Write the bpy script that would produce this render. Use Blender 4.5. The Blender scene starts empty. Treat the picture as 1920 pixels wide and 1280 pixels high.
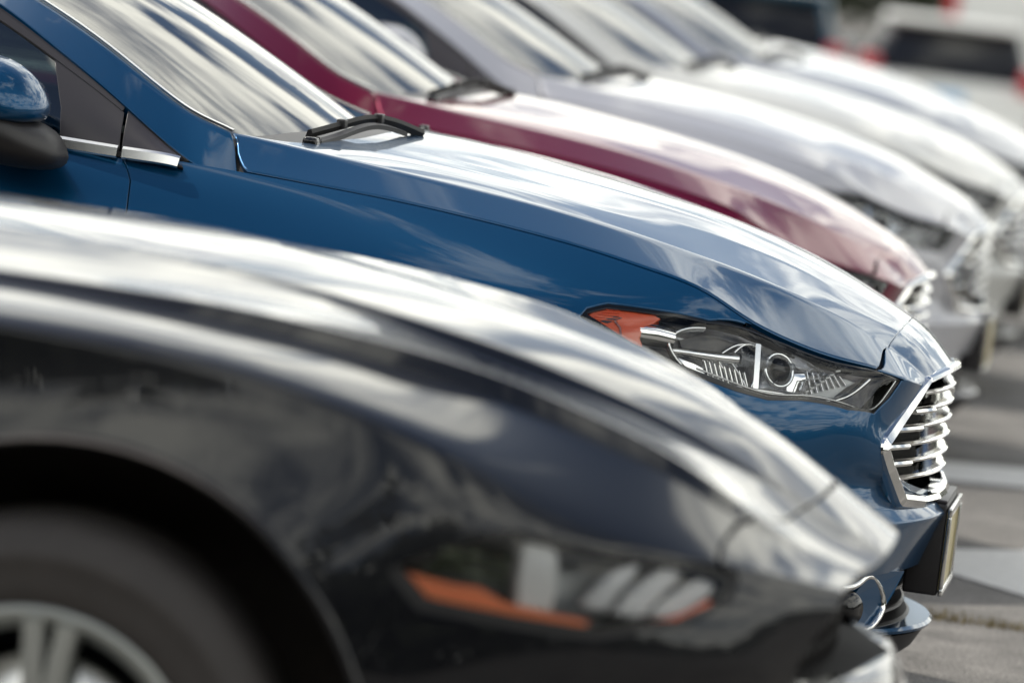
import bpy, math, random
import numpy as np
from mathutils import Matrix, Vector
from mathutils.geometry import delaunay_2d_cdt

random.seed(7)
scene = bpy.context.scene
COL = scene.collection
rad = math.radians

# ---------------------------------------------------------------- camera
CAM_POS = Vector((0.5445, -9.7936, 1.5461))
YAW, PITCH, ROLL = rad(8.5), math.atan(800 / 9000), rad(7.0)
f0 = Vector((-math.sin(YAW), math.cos(YAW), 0)); rt = Vector((math.cos(YAW), math.sin(YAW), 0)); upz = Vector((0, 0, 1))
fw = f0 * math.cos(PITCH) - upz * math.sin(PITCH); up = f0 * math.sin(PITCH) + upz * math.cos(PITCH)
cx = rt * math.cos(ROLL) + up * math.sin(ROLL); cy = up * math.cos(ROLL) - rt * math.sin(ROLL); cz = -fw
cam = bpy.data.objects.new('camera', bpy.data.cameras.new('camera')); COL.objects.link(cam)
cam.matrix_world = Matrix(((cx.x, cy.x, cz.x, CAM_POS.x), (cx.y, cy.y, cz.y, CAM_POS.y), (cx.z, cy.z, cz.z, CAM_POS.z), (0, 0, 0, 1)))
cam.data.sensor_width = 36; cam.data.lens = 168.75
cam.data.clip_start = .1; cam.data.clip_end = 3000
cam.data.dof.use_dof = True; cam.data.dof.focus_distance = 9.32; cam.data.dof.aperture_fstop = 2.6; cam.data.dof.aperture_blades = 9
scene.camera = cam

# ---------------------------------------------------------------- sky, sun, exposure
SUN_DIR = Vector((-.60, .16, .84)).normalized()
world = bpy.data.worlds.new('World'); scene.world = world; world.use_nodes = True
nt = world.node_tree; nt.nodes.clear()
def N(t, **k):
    n = nt.nodes.new(t)
    for a, b in k.items(): setattr(n, a, b)
    return n
sky = N('ShaderNodeTexSky', sky_type='NISHITA', sun_disc=False, sun_elevation=math.asin(SUN_DIR.z), sun_rotation=math.atan2(SUN_DIR.x, SUN_DIR.y), air_density=1.0, dust_density=1.2, ozone_density=1.2)
tc = N('ShaderNodeTexCoord'); sep = N('ShaderNodeSeparateXYZ'); nt.links.new(tc.outputs['Generated'], sep.inputs[0])
def M(op, a, b=None, c=None):
    n = N('ShaderNodeMath', operation=op)
    for i, v in enumerate((a, b, c)):
        if v is None: continue
        if isinstance(v, (int, float)): n.inputs[i].default_value = v
        else: nt.links.new(v, n.inputs[i])
    return n.outputs[0]
zc = M('MAXIMUM', sep.outputs[2], 0.0); den = M('ADD', zc, .16)
cmb = N('ShaderNodeCombineXYZ'); nt.links.new(M('DIVIDE', sep.outputs[0], den), cmb.inputs[0]); nt.links.new(M('DIVIDE', sep.outputs[1], den), cmb.inputs[1])
noi = N('ShaderNodeTexNoise'); noi.inputs['Scale'].default_value = 2.6; noi.inputs['Detail'].default_value = 9; noi.inputs['Roughness'].default_value = .60; noi.inputs['Distortion'].default_value = .4
nt.links.new(cmb.outputs[0], noi.inputs['Vector'])
mr = N('ShaderNodeMapRange', interpolation_type='SMOOTHSTEP'); mr.inputs[1].default_value = .40; mr.inputs[2].default_value = .52
nt.links.new(M('SUBTRACT', noi.outputs['Fac'], M('MINIMUM', M('MULTIPLY', M('MAXIMUM', M('SUBTRACT', zc, .56), 0.0), 1.0), .105)), mr.inputs[0])
mix = N('ShaderNodeMix', data_type='RGBA'); hz = N('ShaderNodeMapRange', interpolation_type='SMOOTHSTEP'); hz.inputs[1].default_value = .0; hz.inputs[2].default_value = .34; hz.inputs[3].default_value = .35; hz.inputs[4].default_value = 0.; nt.links.new(sep.outputs[2], hz.inputs[0])
nt.links.new(M('MINIMUM', M('ADD', mr.outputs[0], hz.outputs[0]), 1.0), mix.inputs[0]); nt.links.new(sky.outputs[0], mix.inputs[6]); 
no2 = N('ShaderNodeTexNoise'); no2.inputs['Scale'].default_value = 4.3; no2.inputs['Detail'].default_value = 7; no2.inputs['Roughness'].default_value = .6; nt.links.new(cmb.outputs[0], no2.inputs['Vector'])
cr = N('ShaderNodeValToRGB'); nt.links.new(no2.outputs['Fac'], cr.inputs[0]); cr.color_ramp.elements[0].position = .36; cr.color_ramp.elements[0].color = (6.5, 6.9, 7.6, 1); cr.color_ramp.elements[1].position = .58; cr.color_ramp.elements[1].color = (25.5, 25.2, 22.6, 1); nt.links.new(cr.outputs[0], mix.inputs[7])
bg = N('ShaderNodeBackground'); bg.inputs[1].default_value = .10; nt.links.new(mix.outputs[2], bg.inputs[0])
wo = N('ShaderNodeOutputWorld'); nt.links.new(bg.outputs[0], wo.inputs[0])
sun = bpy.data.objects.new('sun', bpy.data.lights.new('sun', 'SUN')); COL.objects.link(sun)
sun.data.energy = 3.2; sun.data.angle = rad(.53); sun.data.color = (1, .955, .88)
sun.rotation_euler = SUN_DIR.to_track_quat('Z', 'Y').to_euler(); sun.location = (0, 0, 30)
vs = scene.view_settings; vs.view_transform = 'Standard'; vs.look = 'None'; vs.exposure = 0.15; vs.gamma = 1.0; vs.use_curve_mapping = False
scene.render.engine = 'CYCLES'
scene.cycles.max_bounces = 10; scene.cycles.glossy_bounces = 6; scene.cycles.transparent_max_bounces = 16; scene.cycles.transmission_bounces = 6
scene.cycles.use_denoising = True; scene.cycles.sample_clamp_indirect = 8

# ---------------------------------------------------------------- smooth surfaces (pure numpy)
class Spline:
    """natural C2 cubic spline through points, chord-length parameter"""
    def __init__(s, pts, t=None):
        p = np.asarray(pts, float)
        if t is None:
            t = np.concatenate([[0], np.cumsum(np.linalg.norm(np.diff(p, axis=0), axis=1))])
        n = len(p); h = np.diff(t)
        A = np.zeros((n, n)); b = np.zeros((n, p.shape[1])); A[0, 0] = A[-1, -1] = 1
        for i in range(1, n - 1):
            A[i, i-1] = h[i-1]; A[i, i] = 2 * (h[i-1] + h[i]); A[i, i+1] = h[i]
            b[i] = 6 * ((p[i+1] - p[i]) / h[i] - (p[i] - p[i-1]) / h[i-1])
        s.t, s.p, s.m, s.h = t, p, np.linalg.solve(A, b), h
    def __call__(s, x):
        x = np.clip(np.asarray(x, float), s.t[0], s.t[-1])
        i = np.clip(np.searchsorted(s.t, x, side='right') - 1, 0, len(s.h) - 1)
        h = s.h[i][..., None]; a = (s.t[i+1] - x)[..., None] / h; b = 1 - a
        return a * s.p[i] + b * s.p[i+1] + ((a**3 - a) * s.m[i] + (b**3 - b) * s.m[i+1]) * h * h / 6

class Surf:
    """loft: lines run from tail to nose (C2 splines), across them a uniform cubic B-spline.
    lines: list of (points, multiplicity)."""
    def __init__(s, lines, xr, xf, nr, nm, nf):
        L = []; s.vidx = []
        for pts, mult in lines:
            sp = Spline(pts)
            tt = np.linspace(0, sp.t[-1], 1200); xs = sp(tt)[:, 0]
            tr = tt[np.argmax(xs > xr)]; tf = tt[np.argmax(xs > xf)]
            st = np.concatenate([np.linspace(0, tr, nr + 1)[:-1], np.linspace(tr, tf, nm + 1)[:-1], np.linspace(tf, sp.t[-1], nf + 1)])
            q = sp(st)
            s.vidx.append(len(L) + (mult - 1) / 2)
            for _ in range(mult): L.append(q)
        P = np.array(L)                                  # (nv, nu, 3)
        d = np.linalg.norm(np.diff(P, axis=1), axis=2).mean(0)
        s.ut = np.concatenate([[0], np.cumsum(d)]); s.umax = s.ut[-1]
        nv = P.shape[0]; s.vmax = nv - 1
        P = np.concatenate([2 * P[:1] - P[1:2], P, 2 * P[-1:] - P[-2:-1]])
        # centre line symmetry: first line lies on y=0, phantom mirrors line 1
        if abs(P[1][:, 1]).max() < 1e-6: P[0] = P[2] * np.array([1, -1, 1])
        s.sp = Spline(P.transpose(1, 0, 2).reshape(P.shape[1], -1), s.ut); s.nv = nv
    def pos(s, u, v):
        u = np.asarray(u, float); v = np.clip(np.asarray(v, float), 0, s.vmax)
        C = s.sp(u).reshape(u.shape + (s.nv + 2, 3))
        i = np.clip(np.floor(v).astype(int), 0, s.nv - 2); t = (v - i)
        w = [(1-t)**3/6, (3*t**3-6*t**2+4)/6, (-3*t**3+3*t**2+3*t+1)/6, t**3/6]
        ii = np.indices(u.shape)
        out = 0
        for k in range(4): out = out + w[k][..., None] * C[tuple(ii) + (i + k,)]
        return out
    def frame(s, u, v, e=1e-3):
        u = np.asarray(u, float); v = np.asarray(v, float)
        p = s.pos(u, v)
        u0, u1 = np.clip(u - e, 0, s.umax), np.clip(u + e, 0, s.umax)
        v0, v1 = np.clip(v - e*5, 0, s.vmax), np.clip(v + e*5, 0, s.vmax)
        du = (s.pos(u1, v) - s.pos(u0, v)) / (u1 - u0)[..., None]
        dv = (s.pos(u, v1) - s.pos(u, v0)) / (v1 - v0)[..., None]
        n = np.cross(dv, du); n /= np.linalg.norm(n, axis=-1, keepdims=True) + 1e-12
        return p, n, du, dv
    def table(s, nu=420, nv=240):
        if not hasattr(s, '_tab'):
            U, V = np.meshgrid(np.linspace(0, s.umax, nu), np.linspace(0, s.vmax, nv), indexing='ij')
            s._tab = (U, V, s.pos(U, V))
        return s._tab
    def find(s, pts, f, vr=(0, 99), ur=(-1, 99)):
        """(u,v) of the surface points whose projection f(xyz)->2D hits pts"""
        U, V, P = s.table(); m = (V >= vr[0]) & (V <= vr[1]) & (U >= ur[0]) & (U <= ur[1])
        Q = f(P[m]); Um, Vm = U[m], V[m]; out = []
        for p in pts:
            k = np.argmin(((Q - np.asarray(p))**2).sum(1)); u, v = Um[k], Vm[k]
            for _ in range(12):
                e = 1e-3
                q = f(s.pos(np.array([u, u + e, u]), np.array([v, v, v + e])))
                J = np.stack([(q[1] - q[0]) / e, (q[2] - q[0]) / e], 1); r = np.asarray(p) - q[0]
                try: d = np.linalg.solve(J.T @ J + 1e-9 * np.eye(2), J.T @ r)
                except Exception: break
                d = np.clip(d, [-.02, -.15], [.02, .15])
                u = min(max(u + d[0], max(0, ur[0])), min(s.umax, ur[1])); v = min(max(v + d[1], max(0, vr[0])), min(s.vmax, vr[1]))
            out.append((u, v))
        return out
    def xz(s, pts, **k): return s.find(pts, lambda P: P[..., [0, 2]], **k)
    def xy(s, pts, **k): return s.find(pts, lambda P: P[..., [0, 1]], **k)
    def u_at(s, x, v):
        """u where line v crosses x"""
        uu = np.linspace(0, s.umax, 3000); xs = s.pos(uu, np.full(3000, float(v)))[:, 0]
        return float(np.interp(x, xs, uu))

def rear(pts, y_mid, z_mid, y_tail, z_tail, x_tail=-4.86):
    """put a plain rear half before the traced front points (traced ones start near x=-1.8)"""
    zc = z_tail
    r = [(x_tail, 0, zc), (x_tail + .01, y_tail * .45, zc), (x_tail + .10, y_tail * .82, zc), (x_tail + .36, y_tail, zc + (z_mid - zc) * .15),
         (-3.95, y_mid, zc + (z_mid - zc) * .5), (-3.2, y_mid, z_mid), (-2.4, y_mid, z_mid)]
    return r + list(pts)

# ---------------------------------------------------------------- sedan control lines (right half, nose at the origin, x forward, z up)
def sedan_surfaces():
    v0 = [(-4.82,0,1.06),(-4.5,0,1.10),(-3.9,0,1.09),(-3.2,0,1.06),(-2.4,0,1.05),(-1.7,0,1.085),(-1.185,0,1.083),(-1.045,0,1.073),(-.922,0,1.057),(-.785,0,1.037),(-.644,0,1.013),(-.5,0,.983),(-.405,0,.955),(-.308,0,.922),(-.212,0,.882),(-.107,0,.832),(-.04,0,.778),(0,0,.735)]
    v1 = [(-4.81,-.35,1.06),(-4.5,-.35,1.095),(-3.9,-.37,1.085),(-3.2,-.4,1.055),(-2.4,-.4,1.045),(-1.7,-.41,1.075),(-1.3,-.40,1.07),(-1.0,-.375,1.052),(-.75,-.335,1.018),(-.5,-.275,.970),(-.3,-.215,.912),(-.12,-.165,.831),(-.05,-.145,.778),(-.012,-.13,.733)]
    v2 = [(-4.78,-.52,1.06),(-4.5,-.55,1.09),(-3.9,-.57,1.08),(-3.2,-.6,1.05),(-2.4,-.6,1.04),(-1.7,-.59,1.065),(-1.3,-.57,1.052),(-1.0,-.545,1.032),(-.75,-.50,.997),(-.5,-.43,.942),(-.3,-.34,.884),(-.12,-.25,.812),(-.05,-.205,.764),(-.022,-.185,.729)]
    v0 = [(x,y,z-(.006 if x>-1.3 else 0)) for x,y,z in v0[:-2]]+v0[-2:]
    v1 = [(x,y,z-(.013 if -1.25<x<-.1 else .006 if x<-1.25 else .004)) for x,y,z in v1]
    L1 = [(-4.74,-.64,1.055),(-4.5,-.68,1.085),(-3.9,-.71,1.075),(-3.2,-.72,1.05),(-2.4,-.72,1.04),(-1.75,-.712,1.07),(-1.414,-.697,1.06),(-1.277,-.687,1.044),(-1.145,-.676,1.029),(-1.013,-.664,1.015),(-.883,-.644,1.0),(-.753,-.619,.982),(-.624,-.587,.958),(-.538,-.559,.94),(-.443,-.522,.916),(-.338,-.474,.883),(-.212,-.401,.833),(-.12,-.331,.786),(-.037,-.251,.721)]
    L2 = [(-4.70,-.70,1.02),(-4.45,-.765,1.05),(-3.9,-.81,1.055),(-3.2,-.825,1.035),(-2.4,-.822,1.02),(-1.8,-.815,1.008),(-1.35,-.784,.991),(-1.25,-.779,.985),(-1.077,-.767,.974),(-.904,-.752,.957),(-.731,-.732,.934),(-.601,-.714,.910),(-.514,-.702,.890),(-.426,-.684,.860),(-.366,-.664,.824),(-.291,-.618,.792),(-.211,-.558,.768),(-.127,-.477,.752),(-.081,-.425,.738),(-.047,-.29,.714)]
    v6 = rear([(-1.8,-.856,.965),(-1.35,-.822,.953),(-1.077,-.808,.940),(-.904,-.797,.921),(-.731,-.780,.896),(-.6,-.762,.869),(-.5,-.744,.843),(-.42,-.715,.818),(-.3,-.644,.773),(-.2,-.568,.746),(-.127,-.495,.729),(-.085,-.43,.70),(-.062,-.355,.662)],-.87,.99,-.80,.98)
    v7 = rear([(-1.8,-.90,.87),(-1.35,-.885,.85),(-1.077,-.883,.85),(-.9,-.876,.84),(-.73,-.855,.825),(-.6,-.82,.80),(-.45,-.753,.768),(-.3,-.66,.735),(-.2,-.577,.708),(-.13,-.507,.684),(-.097,-.457,.645),(-.083,-.42,.625)],-.905,.88,-.86,.86)
    v8 = rear([(-1.8,-.915,.72),(-1.35,-.918,.71),(-1.0,-.928,.71),(-.8,-.910,.70),(-.6,-.85,.69),(-.45,-.785,.675),(-.3,-.69,.655),(-.2,-.605,.64),(-.13,-.53,.622),(-.108,-.495,.625),(-.1025,-.489,.624)],-.92,.72,-.88,.72)
    v9 = rear([(-1.8,-.91,.55),(-1.35,-.915,.55),(-1.0,-.93,.55),(-.75,-.905,.55),(-.55,-.84,.55),(-.4,-.77,.55),(-.27,-.68,.55),(-.17,-.58,.542),(-.1,-.48,.52),(-.062,-.41,.502),(-.047,-.385,.492)],-.915,.55,-.89,.58)
    v10 = rear([(-1.8,-.905,.42),(-1.35,-.91,.42),(-1.0,-.925,.42),(-.75,-.90,.43),(-.55,-.84,.45),(-.4,-.77,.47),(-.27,-.68,.48),(-.15,-.55,.484),(-.07,-.42,.479),(-.03,-.30,.479),(-.006,-.15,.480),(.0,0,.48)],-.91,.42,-.88,.45)
    v11 = rear([(-1.8,-.90,.32),(-1.35,-.905,.32),(-1.0,-.92,.33),(-.75,-.90,.36),(-.55,-.85,.41),(-.4,-.785,.432),(-.27,-.70,.442),(-.15,-.575,.445),(-.05,-.41,.449),(.0,-.28,.453),(.025,-.13,.456),(.03,0,.456)],-.90,.32,-.86,.36)
    v12 = rear([(-1.8,-.87,.22),(-1.35,-.875,.22),(-1.0,-.88,.24),(-.75,-.87,.27),(-.55,-.82,.32),(-.4,-.76,.335),(-.27,-.68,.345),(-.15,-.55,.35),(-.075,-.4,.352),(-.04,-.28,.352),(-.015,-.13,.352),(-.008,0,.352)],-.87,.22,-.82,.28)
    v13 = rear([(-1.8,-.80,.17),(-1.35,-.80,.17),(-1.0,-.80,.18),(-.75,-.80,.19),(-.55,-.76,.21),(-.4,-.70,.21),(-.2,-.54,.21),(-.1,-.36,.21),(-.06,-.18,.21),(-.05,0,.21)],-.80,.17,-.75,.22)
    body = Surf([(v0,1),(v1,2),(v2,1),(L1,2),(L2,2),(v6,1),(v7,1),(v8,1),(v9,1),(v10,2),(v11,2),(v12,1),(v13,1)], -4.0, -1.3, 5, 9, 14)
    g0 = [(-4.45,0,1.06),(-4.1,0,1.21),(-3.6,0,1.385),(-3.1,0,1.46),(-2.6,0,1.475),(-2.2,0,1.45),(-1.9,0,1.388),(-1.65,0,1.288),(-1.506,0,1.208),(-1.323,0,1.10),(-1.13,0,1.0)]
    g1 = [(-4.42,-.36,1.06),(-4.1,-.35,1.195),(-3.6,-.34,1.365),(-3.1,-.33,1.445),(-2.6,-.33,1.46),(-2.25,-.33,1.434),(-1.95,-.335,1.362),(-1.7,-.345,1.258),(-1.55,-.355,1.174),(-1.37,-.36,1.075),(-1.19,-.37,.99)]
    g2 = [(-4.36,-.60,1.05),(-4.1,-.58,1.16),(-3.6,-.55,1.33),(-3.1,-.54,1.408),(-2.7,-.54,1.425),(-2.35,-.555,1.402),(-2.1,-.58,1.352),(-1.84,-.62,1.262),(-1.668,-.658,1.180),(-1.549,-.685,1.113),(-1.474,-.703,1.080),(-1.411,-.713,1.062),(-1.36,-.718,1.04)]
    g3 = [(-4.28,-.735,1.03),(-4.1,-.715,1.095),(-3.7,-.69,1.22),(-3.2,-.67,1.325),(-2.8,-.67,1.352),(-2.4,-.675,1.348),(-2.1,-.695,1.315),(-1.89,-.722,1.249),(-1.77,-.741,1.184),(-1.665,-.758,1.123),(-1.567,-.773,1.060),(-1.465,-.790,.999),(-1.36,-.805,.955)]
    g4 = [(-4.2,-.79,1.03),(-4.0,-.80,1.055),(-3.7,-.81,1.10),(-3.2,-.79,1.16),(-2.8,-.785,1.175),(-2.4,-.785,1.165),(-2.1,-.79,1.14),(-1.89,-.80,1.105),(-1.77,-.808,1.08),(-1.665,-.812,1.05),(-1.567,-.815,1.024),(-1.455,-.818,.996),(-1.36,-.82,.955)]
    g5 = [(-4.16,-.80,1.02),(-4.0,-.81,1.03),(-3.7,-.825,1.03),(-3.2,-.835,1.02),(-2.8,-.835,1.012),(-2.4,-.832,1.005),(-2.1,-.83,1.0),(-1.89,-.828,.997),(-1.77,-.827,.994),(-1.665,-.826,.993),(-1.567,-.825,.992),(-1.455,-.823,.985),(-1.36,-.822,.945)]
    cab = Surf([(g0,1),(g1,1),(g2,2),(g3,3),(g4,1),(g5,2)], -3.6, -2.0, 4, 5, 14)
    w0 = [(-2.0,0,1.405),(-1.75,0,1.312),(-1.5,0,1.191),(-1.25,0,1.050),(-1.10,0,.956)]
    w1 = [(-2.04,-.34,1.390),(-1.79,-.345,1.295),(-1.55,-.355,1.174),(-1.31,-.365,1.035),(-1.16,-.37,.942)]
    w2 = [(-2.13,-.60,1.352),(-1.88,-.635,1.272),(-1.668,-.675,1.170),(-1.52,-.705,1.088),(-1.36,-.735,.992)]
    w3 = [(-2.2,-.78,1.315),(-1.96,-.81,1.235),(-1.75,-.84,1.135),(-1.60,-.87,1.055),(-1.44,-.90,.96)]
    glass = Surf([(w0,1),(w1,1),(w2,1),(w3,1)], -1.95, -1.6, 2, 4, 8)
    return body, cab, glass

def coupe_surfaces():
    T = -4.75
    m0 = [(T+.04,0,1.06),(-4.4,0,1.12),(-3.9,0,1.10),(-3.0,0,1.04),(-2.2,0,1.03),(-1.6,0,1.038),(-1.4,0,1.030),(-1.201,0,1.022),(-1.05,0,1.012),(-.875,0,.998),(-.7,0,.976),(-.514,0,.948),(-.37,0,.913),(-.23,0,.861),(-.16,0,.822),(-.112,0,.787),(-.05,0,.748),(0,0,.712)]
    m1 = [(T+.05,-.31,1.06),(-4.4,-.32,1.12),(-3.9,-.32,1.10),(-3.0,-.32,1.03),(-2.2,-.32,1.02),(-1.6,-.32,1.018),(-1.3,-.31,1.012),(-1.096,-.304,1.004),(-.89,-.298,.984),(-.685,-.292,.950),(-.597,-.289,.932),(-.502,-.282,.907),(-.39,-.27,.873),(-.27,-.25,.826),(-.15,-.225,.768),(-.06,-.20,.722),(-.018,-.19,.700)]
    m1b = [(T+.05,-.34,1.06),(-4.4,-.35,1.118),(-3.9,-.35,1.098),(-3.0,-.35,1.028),(-2.2,-.35,1.018),(-1.6,-.35,1.013),(-1.3,-.34,1.008),(-1.092,-.332,.999),(-.888,-.326,.975),(-.68,-.318,.930),(-.621,-.315,.916),(-.544,-.312,.897),(-.41,-.30,.864),(-.28,-.275,.818),(-.155,-.245,.764),(-.065,-.22,.719),(-.022,-.205,.698)]
    m2 = [(T+.08,-.48,1.05),(-4.4,-.5,1.10),(-3.9,-.51,1.09),(-3.0,-.51,1.02),(-2.2,-.51,1.01),(-1.6,-.49,.998),(-1.3,-.48,.991),(-1.09,-.475,.981),(-.92,-.47,.967),(-.74,-.46,.940),(-.56,-.445,.901),(-.43,-.42,.866),(-.30,-.39,.820),(-.18,-.345,.757),(-.085,-.30,.710),(-.035,-.28,.691)]
    m3 = [(T+.12,-.58,1.03),(-4.4,-.63,1.07),(-3.9,-.63,1.065),(-3.0,-.63,1.0),(-2.2,-.63,.988),(-1.6,-.63,.981),(-1.262,-.619,.978),(-1.095,-.613,.975),(-.929,-.607,.968),(-.788,-.602,.955),(-.649,-.596,.937),(-.565,-.586,.920),(-.482,-.569,.896),(-.397,-.549,.867),(-.311,-.524,.831),(-.245,-.495,.793),(-.16,-.44,.739),(-.055,-.36,.690)]
    m3b = [(T+.13,-.60,1.02),(-4.4,-.66,1.06),(-3.9,-.66,1.05),(-3.0,-.66,.985),(-2.2,-.66,.97),(-1.6,-.655,.966),(-1.255,-.643,.962),(-1.089,-.637,.955),(-.922,-.632,.942),(-.782,-.627,.926),(-.642,-.620,.902),(-.559,-.610,.887),(-.476,-.592,.865),(-.391,-.571,.839),(-.307,-.547,.806),(-.235,-.517,.768),(-.15,-.462,.725),(-.055,-.385,.686)]
    m4 = [(T+.16,-.66,1.02),(-4.4,-.78,1.04),(-3.9,-.83,1.03),(-3.0,-.82,.975),(-2.2,-.815,.962),(-1.6,-.812,.955),(-1.24,-.810,.950),(-1.01,-.806,.940),(-.745,-.798,.896),(-.63,-.790,.863),(-.545,-.772,.832),(-.46,-.745,.797),(-.37,-.705,.767),(-.28,-.65,.744),(-.205,-.59,.722),(-.13,-.52,.702),(-.065,-.45,.683)]
    m5 = [(T+.2,-.7,1.0),(-4.4,-.82,1.02),(-3.9,-.87,1.01),(-3.0,-.86,.955),(-2.2,-.857,.942),(-1.6,-.858,.935),(-1.205,-.857,.928),(-1.084,-.854,.922),(-.955,-.850,.914),(-.847,-.847,.898),(-.738,-.844,.873),(-.628,-.836,.841),(-.552,-.821,.810),(-.476,-.799,.773),(-.37,-.748,.741),(-.28,-.69,.722),(-.206,-.63,.709),(-.13,-.56,.694),(-.07,-.50,.680)]
    def r(pts, ym, zm, zt): return rear(pts, ym, zm, ym + .05, zt, T)
    m6 = r([(-1.6,-.868,.83),(-1.17,-.872,.825),(-.9,-.873,.815),(-.7,-.870,.792),(-.55,-.863,.757),(-.45,-.835,.735),(-.33,-.775,.71),(-.24,-.71,.692),(-.167,-.65,.677),(-.1,-.575,.665),(-.06,-.52,.655)],-.885,.84,.92)
    m7 = r([(-1.6,-.915,.66),(-1.17,-.935,.66),(-.9,-.94,.66),(-.7,-.925,.65),(-.58,-.89,.64),(-.45,-.845,.635),(-.33,-.79,.63),(-.22,-.715,.622),(-.15,-.65,.607),(-.1,-.57,.585)],-.92,.68,.75)
    m8 = r([(-1.6,-.915,.50),(-1.17,-.945,.50),(-.9,-.95,.50),(-.7,-.935,.50),(-.55,-.90,.505),(-.4,-.84,.51),(-.25,-.75,.51),(-.15,-.66,.51),(-.1,-.57,.515)],-.92,.5,.6)
    m9 = r([(-1.6,-.905,.38),(-1.17,-.94,.38),(-.9,-.945,.38),(-.7,-.935,.40),(-.5,-.89,.43),(-.3,-.79,.455),(-.15,-.65,.475),(-.07,-.5,.495),(-.03,-.35,.515),(0,-.18,.53),(.008,0,.535)],-.91,.38,.5)
    m10 = r([(-1.6,-.895,.3),(-1.17,-.93,.3),(-.9,-.935,.3),(-.7,-.93,.32),(-.5,-.90,.36),(-.3,-.81,.39),(-.15,-.68,.41),(-.05,-.52,.43),(.01,-.36,.45),(.045,-.18,.465),(.055,0,.47)],-.90,.3,.42)
    m11 = r([(-1.6,-.87,.2),(-1.17,-.89,.2),(-.9,-.9,.2),(-.7,-.90,.2),(-.5,-.87,.21),(-.3,-.78,.22),(-.15,-.66,.23),(-.05,-.5,.23),(.0,-.36,.23),(.03,-.18,.23),(.04,0,.23)],-.86,.2,.32)
    m12 = r([(-1.6,-.8,.15),(-1.17,-.8,.15),(-.9,-.8,.15),(-.7,-.8,.15),(-.5,-.78,.15),(-.3,-.7,.15),(-.15,-.58,.15),(-.05,-.4,.15),(0,-.2,.15),(.01,0,.15)],-.78,.15,.25)
    sh_ = lambda L: [(x - .045 * max(0, min(1, (-.03 - x) / .15)) * (1 if x > -1.3 else max(0, (x + 1.9) / .6)), y, z) for x, y, z in L]
    m6, m7, m8, m9, m10, m11, m12 = map(sh_, (m6, m7, m8, m9, m10, m11, m12))
    body = Surf([(m0,1),(m1,2),(m1b,2),(m2,1),(m3,2),(m3b,2),(m4,1),(m5,2),(m6,1),(m7,1),(m8,1),(m9,2),(m10,1),(m11,1),(m12,1)], -4.0, -1.2, 5, 8, 14)
    g0 = [(-4.3,0,1.05),(-3.9,0,1.18),(-3.3,0,1.32),(-2.8,0,1.37),(-2.45,0,1.36),(-2.15,0,1.30),(-1.8,0,1.16),(-1.5,0,1.0)]
    g1 = [(-4.28,-.34,1.05),(-3.9,-.32,1.17),(-3.3,-.30,1.31),(-2.8,-.3,1.36),(-2.45,-.3,1.35),(-2.18,-.32,1.29),(-1.85,-.35,1.15),(-1.56,-.38,.985)]
    g2 = [(-4.2,-.55,1.03),(-3.9,-.52,1.13),(-3.3,-.50,1.28),(-2.85,-.50,1.33),(-2.55,-.51,1.315),(-2.3,-.55,1.25),(-1.98,-.62,1.11),(-1.68,-.70,.955)]
    g3 = [(-4.0,-.70,1.0),(-3.8,-.66,1.07),(-3.3,-.61,1.22),(-2.9,-.60,1.265),(-2.6,-.61,1.25),(-2.35,-.64,1.19),(-2.03,-.71,1.06),(-1.74,-.78,.93)]
    g4 = [(-3.9,-.76,.98),(-3.7,-.74,1.03),(-3.3,-.72,1.09),(-2.9,-.72,1.10),(-2.6,-.73,1.09),(-2.35,-.745,1.06),(-2.03,-.77,1.0),(-1.76,-.795,.92)]
    g5 = [(-3.86,-.78,.955),(-3.7,-.79,.955),(-3.3,-.80,.95),(-2.9,-.81,.945),(-2.6,-.81,.94),(-2.35,-.81,.935),(-2.03,-.81,.93),(-1.77,-.805,.91)]
    cab = Surf([(g0,1),(g1,1),(g2,2),(g3,3),(g4,1),(g5,2)], -3.3, -2.3, 4, 4, 6)
    return body, cab
# ---------------------------------------------------------------- materials
def mat(name, color, rough=.5, metal=0., coat=0., coat_rough=.03, spec=.5, emit=None, bump=None, vary=None, trans=0, ior=1.5):
    m = bpy.data.materials.new(name); m.use_nodes = True
    t = m.node_tree; b = t.nodes['Principled BSDF']; c4 = (*color, 1)
    b.inputs['Base Color'].default_value = c4; b.inputs['Roughness'].default_value = rough; b.inputs['Metallic'].default_value = metal
    b.inputs['Coat Weight'].default_value = coat; b.inputs['Coat Roughness'].default_value = coat_rough
    b.inputs['Specular IOR Level'].default_value = spec; b.inputs['IOR'].default_value = ior; b.inputs['Transmission Weight'].default_value = trans
    co = t.nodes.new('ShaderNodeTexCoord')
    if vary:                                            # (scale, amount): uneven tone, dust, wear
        n = t.nodes.new('ShaderNodeTexNoise'); n.inputs['Scale'].default_value = vary[0]; n.inputs['Detail'].default_value = 6; n.inputs['Roughness'].default_value = .65
        t.links.new(co.outputs['Object'], n.inputs['Vector'])
        x = t.nodes.new('ShaderNodeMix'); x.data_type = 'RGBA'; t.links.new(n.outputs['Fac'], x.inputs[0])
        x.inputs[6].default_value = tuple(v * (1 - vary[1]) for v in color) + (1,); x.inputs[7].default_value = tuple(min(1, v * (1 + vary[1])) for v in color) + (1,)
        t.links.new(x.outputs[2], b.inputs['Base Color'])
    if bump:
        n = t.nodes.new('ShaderNodeTexNoise'); n.inputs['Scale'].default_value = bump[0]; n.inputs['Detail'].default_value = 4
        t.links.new(co.outputs['Object'], n.inputs['Vector'])
        p = t.nodes.new('ShaderNodeBump'); p.inputs['Strength'].default_value = bump[1]; p.inputs['Distance'].default_value = bump[2]
        t.links.new(n.outputs['Fac'], p.inputs['Height']); t.links.new(p.outputs['Normal'], b.inputs['Normal'])
    return m

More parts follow.
